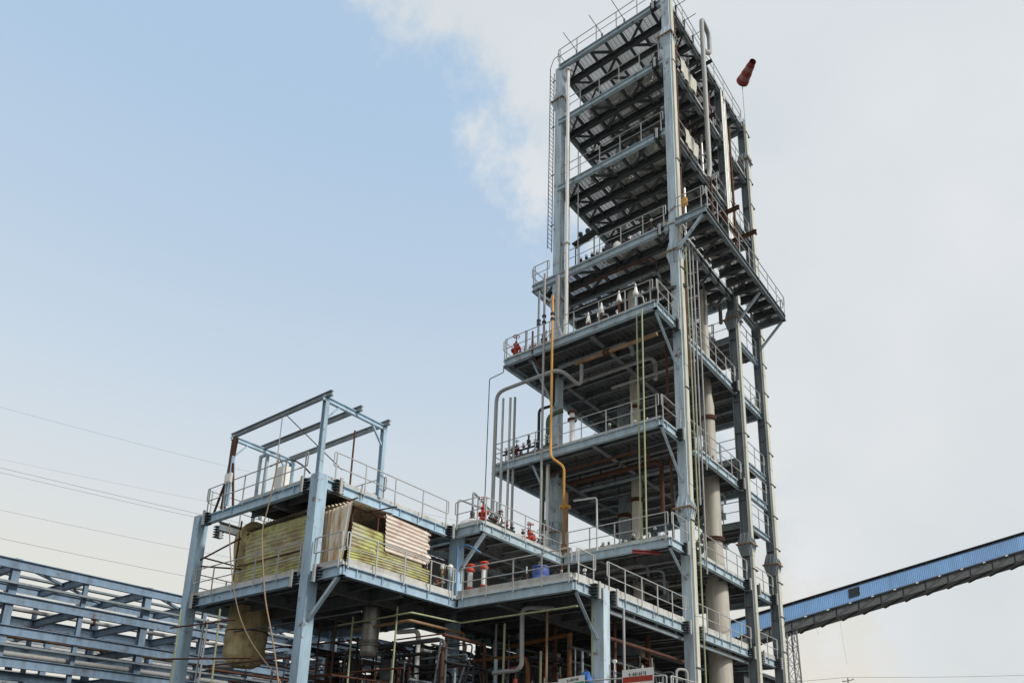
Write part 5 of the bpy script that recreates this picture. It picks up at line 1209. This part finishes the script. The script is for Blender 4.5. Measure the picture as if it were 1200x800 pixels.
slab('vent_strip', 'gallery_dark', .25, WID-.25, HGT-.02, HGT+.33)
slab('eaves_rail', 'gallery_dark', -.1, .02, HGT-.06, HGT+.08)
for j in range(int((T1-T0)/3.6)):
    t = T0+1+j*3.6
    k = MB(); k.bar(gpt(t, .05, -1.72), gpt(t, WID+.2, -1.72), .3, .2); k.build('cross_beam', 'gallery_dark', cg)
    k = MB(); k.bar(gpt(t, .08, -1.65), gpt(t, .08, -.15), .14, .1); k.build('truss_post', 'gallery_dark', cg)
    k = MB(); k.bar(gpt(t, .08, -1.6), gpt(t+3.6, .08, -.2), .12, .08); k.build('truss_diagonal', 'gallery_dark', cg)
    k = MB(); k.bar(gpt(t+.5, .1, HGT+.03), gpt(t+.5, .1, HGT+.34), .18, .1); k.build('vent_post', 'gallery_blue', cg)
    k = MB(); k.bar(gpt(t+1.9, -.32, -.18), gpt(t+2.3, -.32, -.18), .12, .16); k.build('lamp', 'white_paint', cg)
k = MB(); a = gpt(23.6, -.06, .75); k._add([gpt(23.6, -.07, .7), gpt(25.2, -.07, .7), gpt(25.2, -.07, 2.1), gpt(23.6, -.07, 2.1), gpt(23.6, -.01, .7), gpt(25.2, -.01, .7), gpt(25.2, -.01, 2.1), gpt(23.6, -.01, 2.1)], [(0,1,2,3),(7,6,5,4),(0,4,5,1),(1,5,6,2),(2,6,7,3),(3,7,4,0)]); wdw = k.build('window', 'glass', cg)
k = MB()
for (ta, ua, tb, ub) in ((23.6, .7, 25.2, .7), (25.2, .7, 25.2, 2.1), (25.2, 2.1, 23.6, 2.1), (23.6, 2.1, 23.6, .7)): k.bar(gpt(ta, -.09, ua), gpt(tb, -.09, ub), .09)
k.build('window_frame', 'gallery_dark', wdw)
def trestle(t, label, w=1.5):
    tr = thing('trestle', label, 'trestle', tuple(gpt(t)*1.0 - V((0, 0, gpt(t).z))), 'lattice trestles under the conveyor')
    ztop = gpt(t, 0, -1.3).z; legs = []
    for du in (-w/2, w/2):
        for ac in (.6, WID*.45):
            p = gpt(t+du, ac); foot = p + gd*du*.9; a_, b_ = V((foot.x, foot.y, 0)), V((p.x, p.y, ztop)); legs.append((a_, b_))
            k = MB(); k.bar(a_, b_, .22); k.build('leg', 'lattice', tr)
    n_ = int(ztop/2.6)
    for (i, j) in ((0, 2), (1, 3), (0, 1), (2, 3)):
        for q in range(n_):
            f0, f1 = q/n_, (q+1)/n_
            a_ = legs[i][0].lerp(legs[i][1], f0); b_ = legs[j][0].lerp(legs[j][1], f1); c_ = legs[j][0].lerp(legs[j][1], f0); d_ = legs[i][0].lerp(legs[i][1], f1)
            k = MB(); k.bar(a_, b_, .09); k.bar(c_, d_, .09); k.bar(d_, b_, .1); k.build('bracing', 'lattice', tr)
trestle(14.2, 'lattice steel trestle under the conveyor just right of the tower')
trestle(62.0, 'lattice steel trestle under the conveyor at the far right')
for t_, lab in ((18.0, 'short loose wire dangling under the conveyor'), (22.0, 'long loose wire dangling under the conveyor')):
    p = gpt(t_, 1.0, -.5); L = 3.0 if t_ < 20 else 9.0
    pipe(lab, [tuple(p), tuple(p + V((.2, 0, -L*.5))), tuple(p + V((.5, .2, -L)))], .02, 'rail_grey', .5, n=5, name='wire', cat='wire')

# ------------------------------------------------------------------ power lines
def cable(label, a, b, sag, r=.03, n=14):
    a, b = V(a), V(b); pts = []
    for i in range(n+1):
        t = i/n; p = a.lerp(b, t); p.z -= sag*4*t*(1-t); pts.append(p)
    k = MB(); k.tube(pts, r, 5); tag(k.build('power_line', 'far_cable'), label, 'power line', 'power lines at the left')
d = V((6.44, 6.13, 0))
for i, (p, dz, lab, r_) in enumerate((((-54.32, -1.36, 30.15), -2.57, 'topmost thin power line at the left', .014), ((-54.85, -.53, 26.8), -1.82, 'second power line from the top at the left', .012), ((-55.07, -.19, 25.46), -2.2, 'upper line of the close pair of power lines at the left', .028), ((-55.12, -.12, 25.12), -2.15, 'lower line of the close pair of power lines at the left', .024), ((-55.58, .61, 22.26), -1.9, 'power line second from the bottom at the left', .02), ((-55.96, 1.2, 19.88), -1.85, 'lowest power line at the left', .028))):
    a = V(p) - d*4 - V((0, 0, dz*4*.9)); b = V(p) + d*6 + V((0, 0, dz*6*.55))
    cable(lab, a, b, 1.2, r_*.62)
def pylon(label, x, y, h, arms):
    t = thing('utility_pole', label, 'utility pole', (x, y, 0), 'utility poles')
    k = MB(); k.lathe([(.22, 0), (.13, h)], (x, y, 0), 10); k.build('shaft', 'concrete', t)
    for z in arms:
        k = MB(); k.bar((x-1.0, y+.9, z), (x+1.0, y-.9, z), .12, .1); k.build('cross_arm', 'lattice', t)
        for s in (-1, 1):
            k = MB(); k.lathe([(.05, 0), (.09, .06), (.05, .12), (.09, .18), (.04, .26)], (x+s*.9, y-s*.81, z+.05), 8); k.build('insulator', 'white_paint', t)
pylon('concrete utility pole right of the tower carrying a single line', -16.5, 87.0, 18.3, (17.9,))
cable('single power line at the far right below the conveyor, right span', (-16.5, 87.0, 18.4), (24, 119, 21.5), .5, .03)
cable('single power line at the far right below the conveyor, left span', (-50, 61.5, 15.2), (-16.5, 87.0, 18.4), .5, .03)
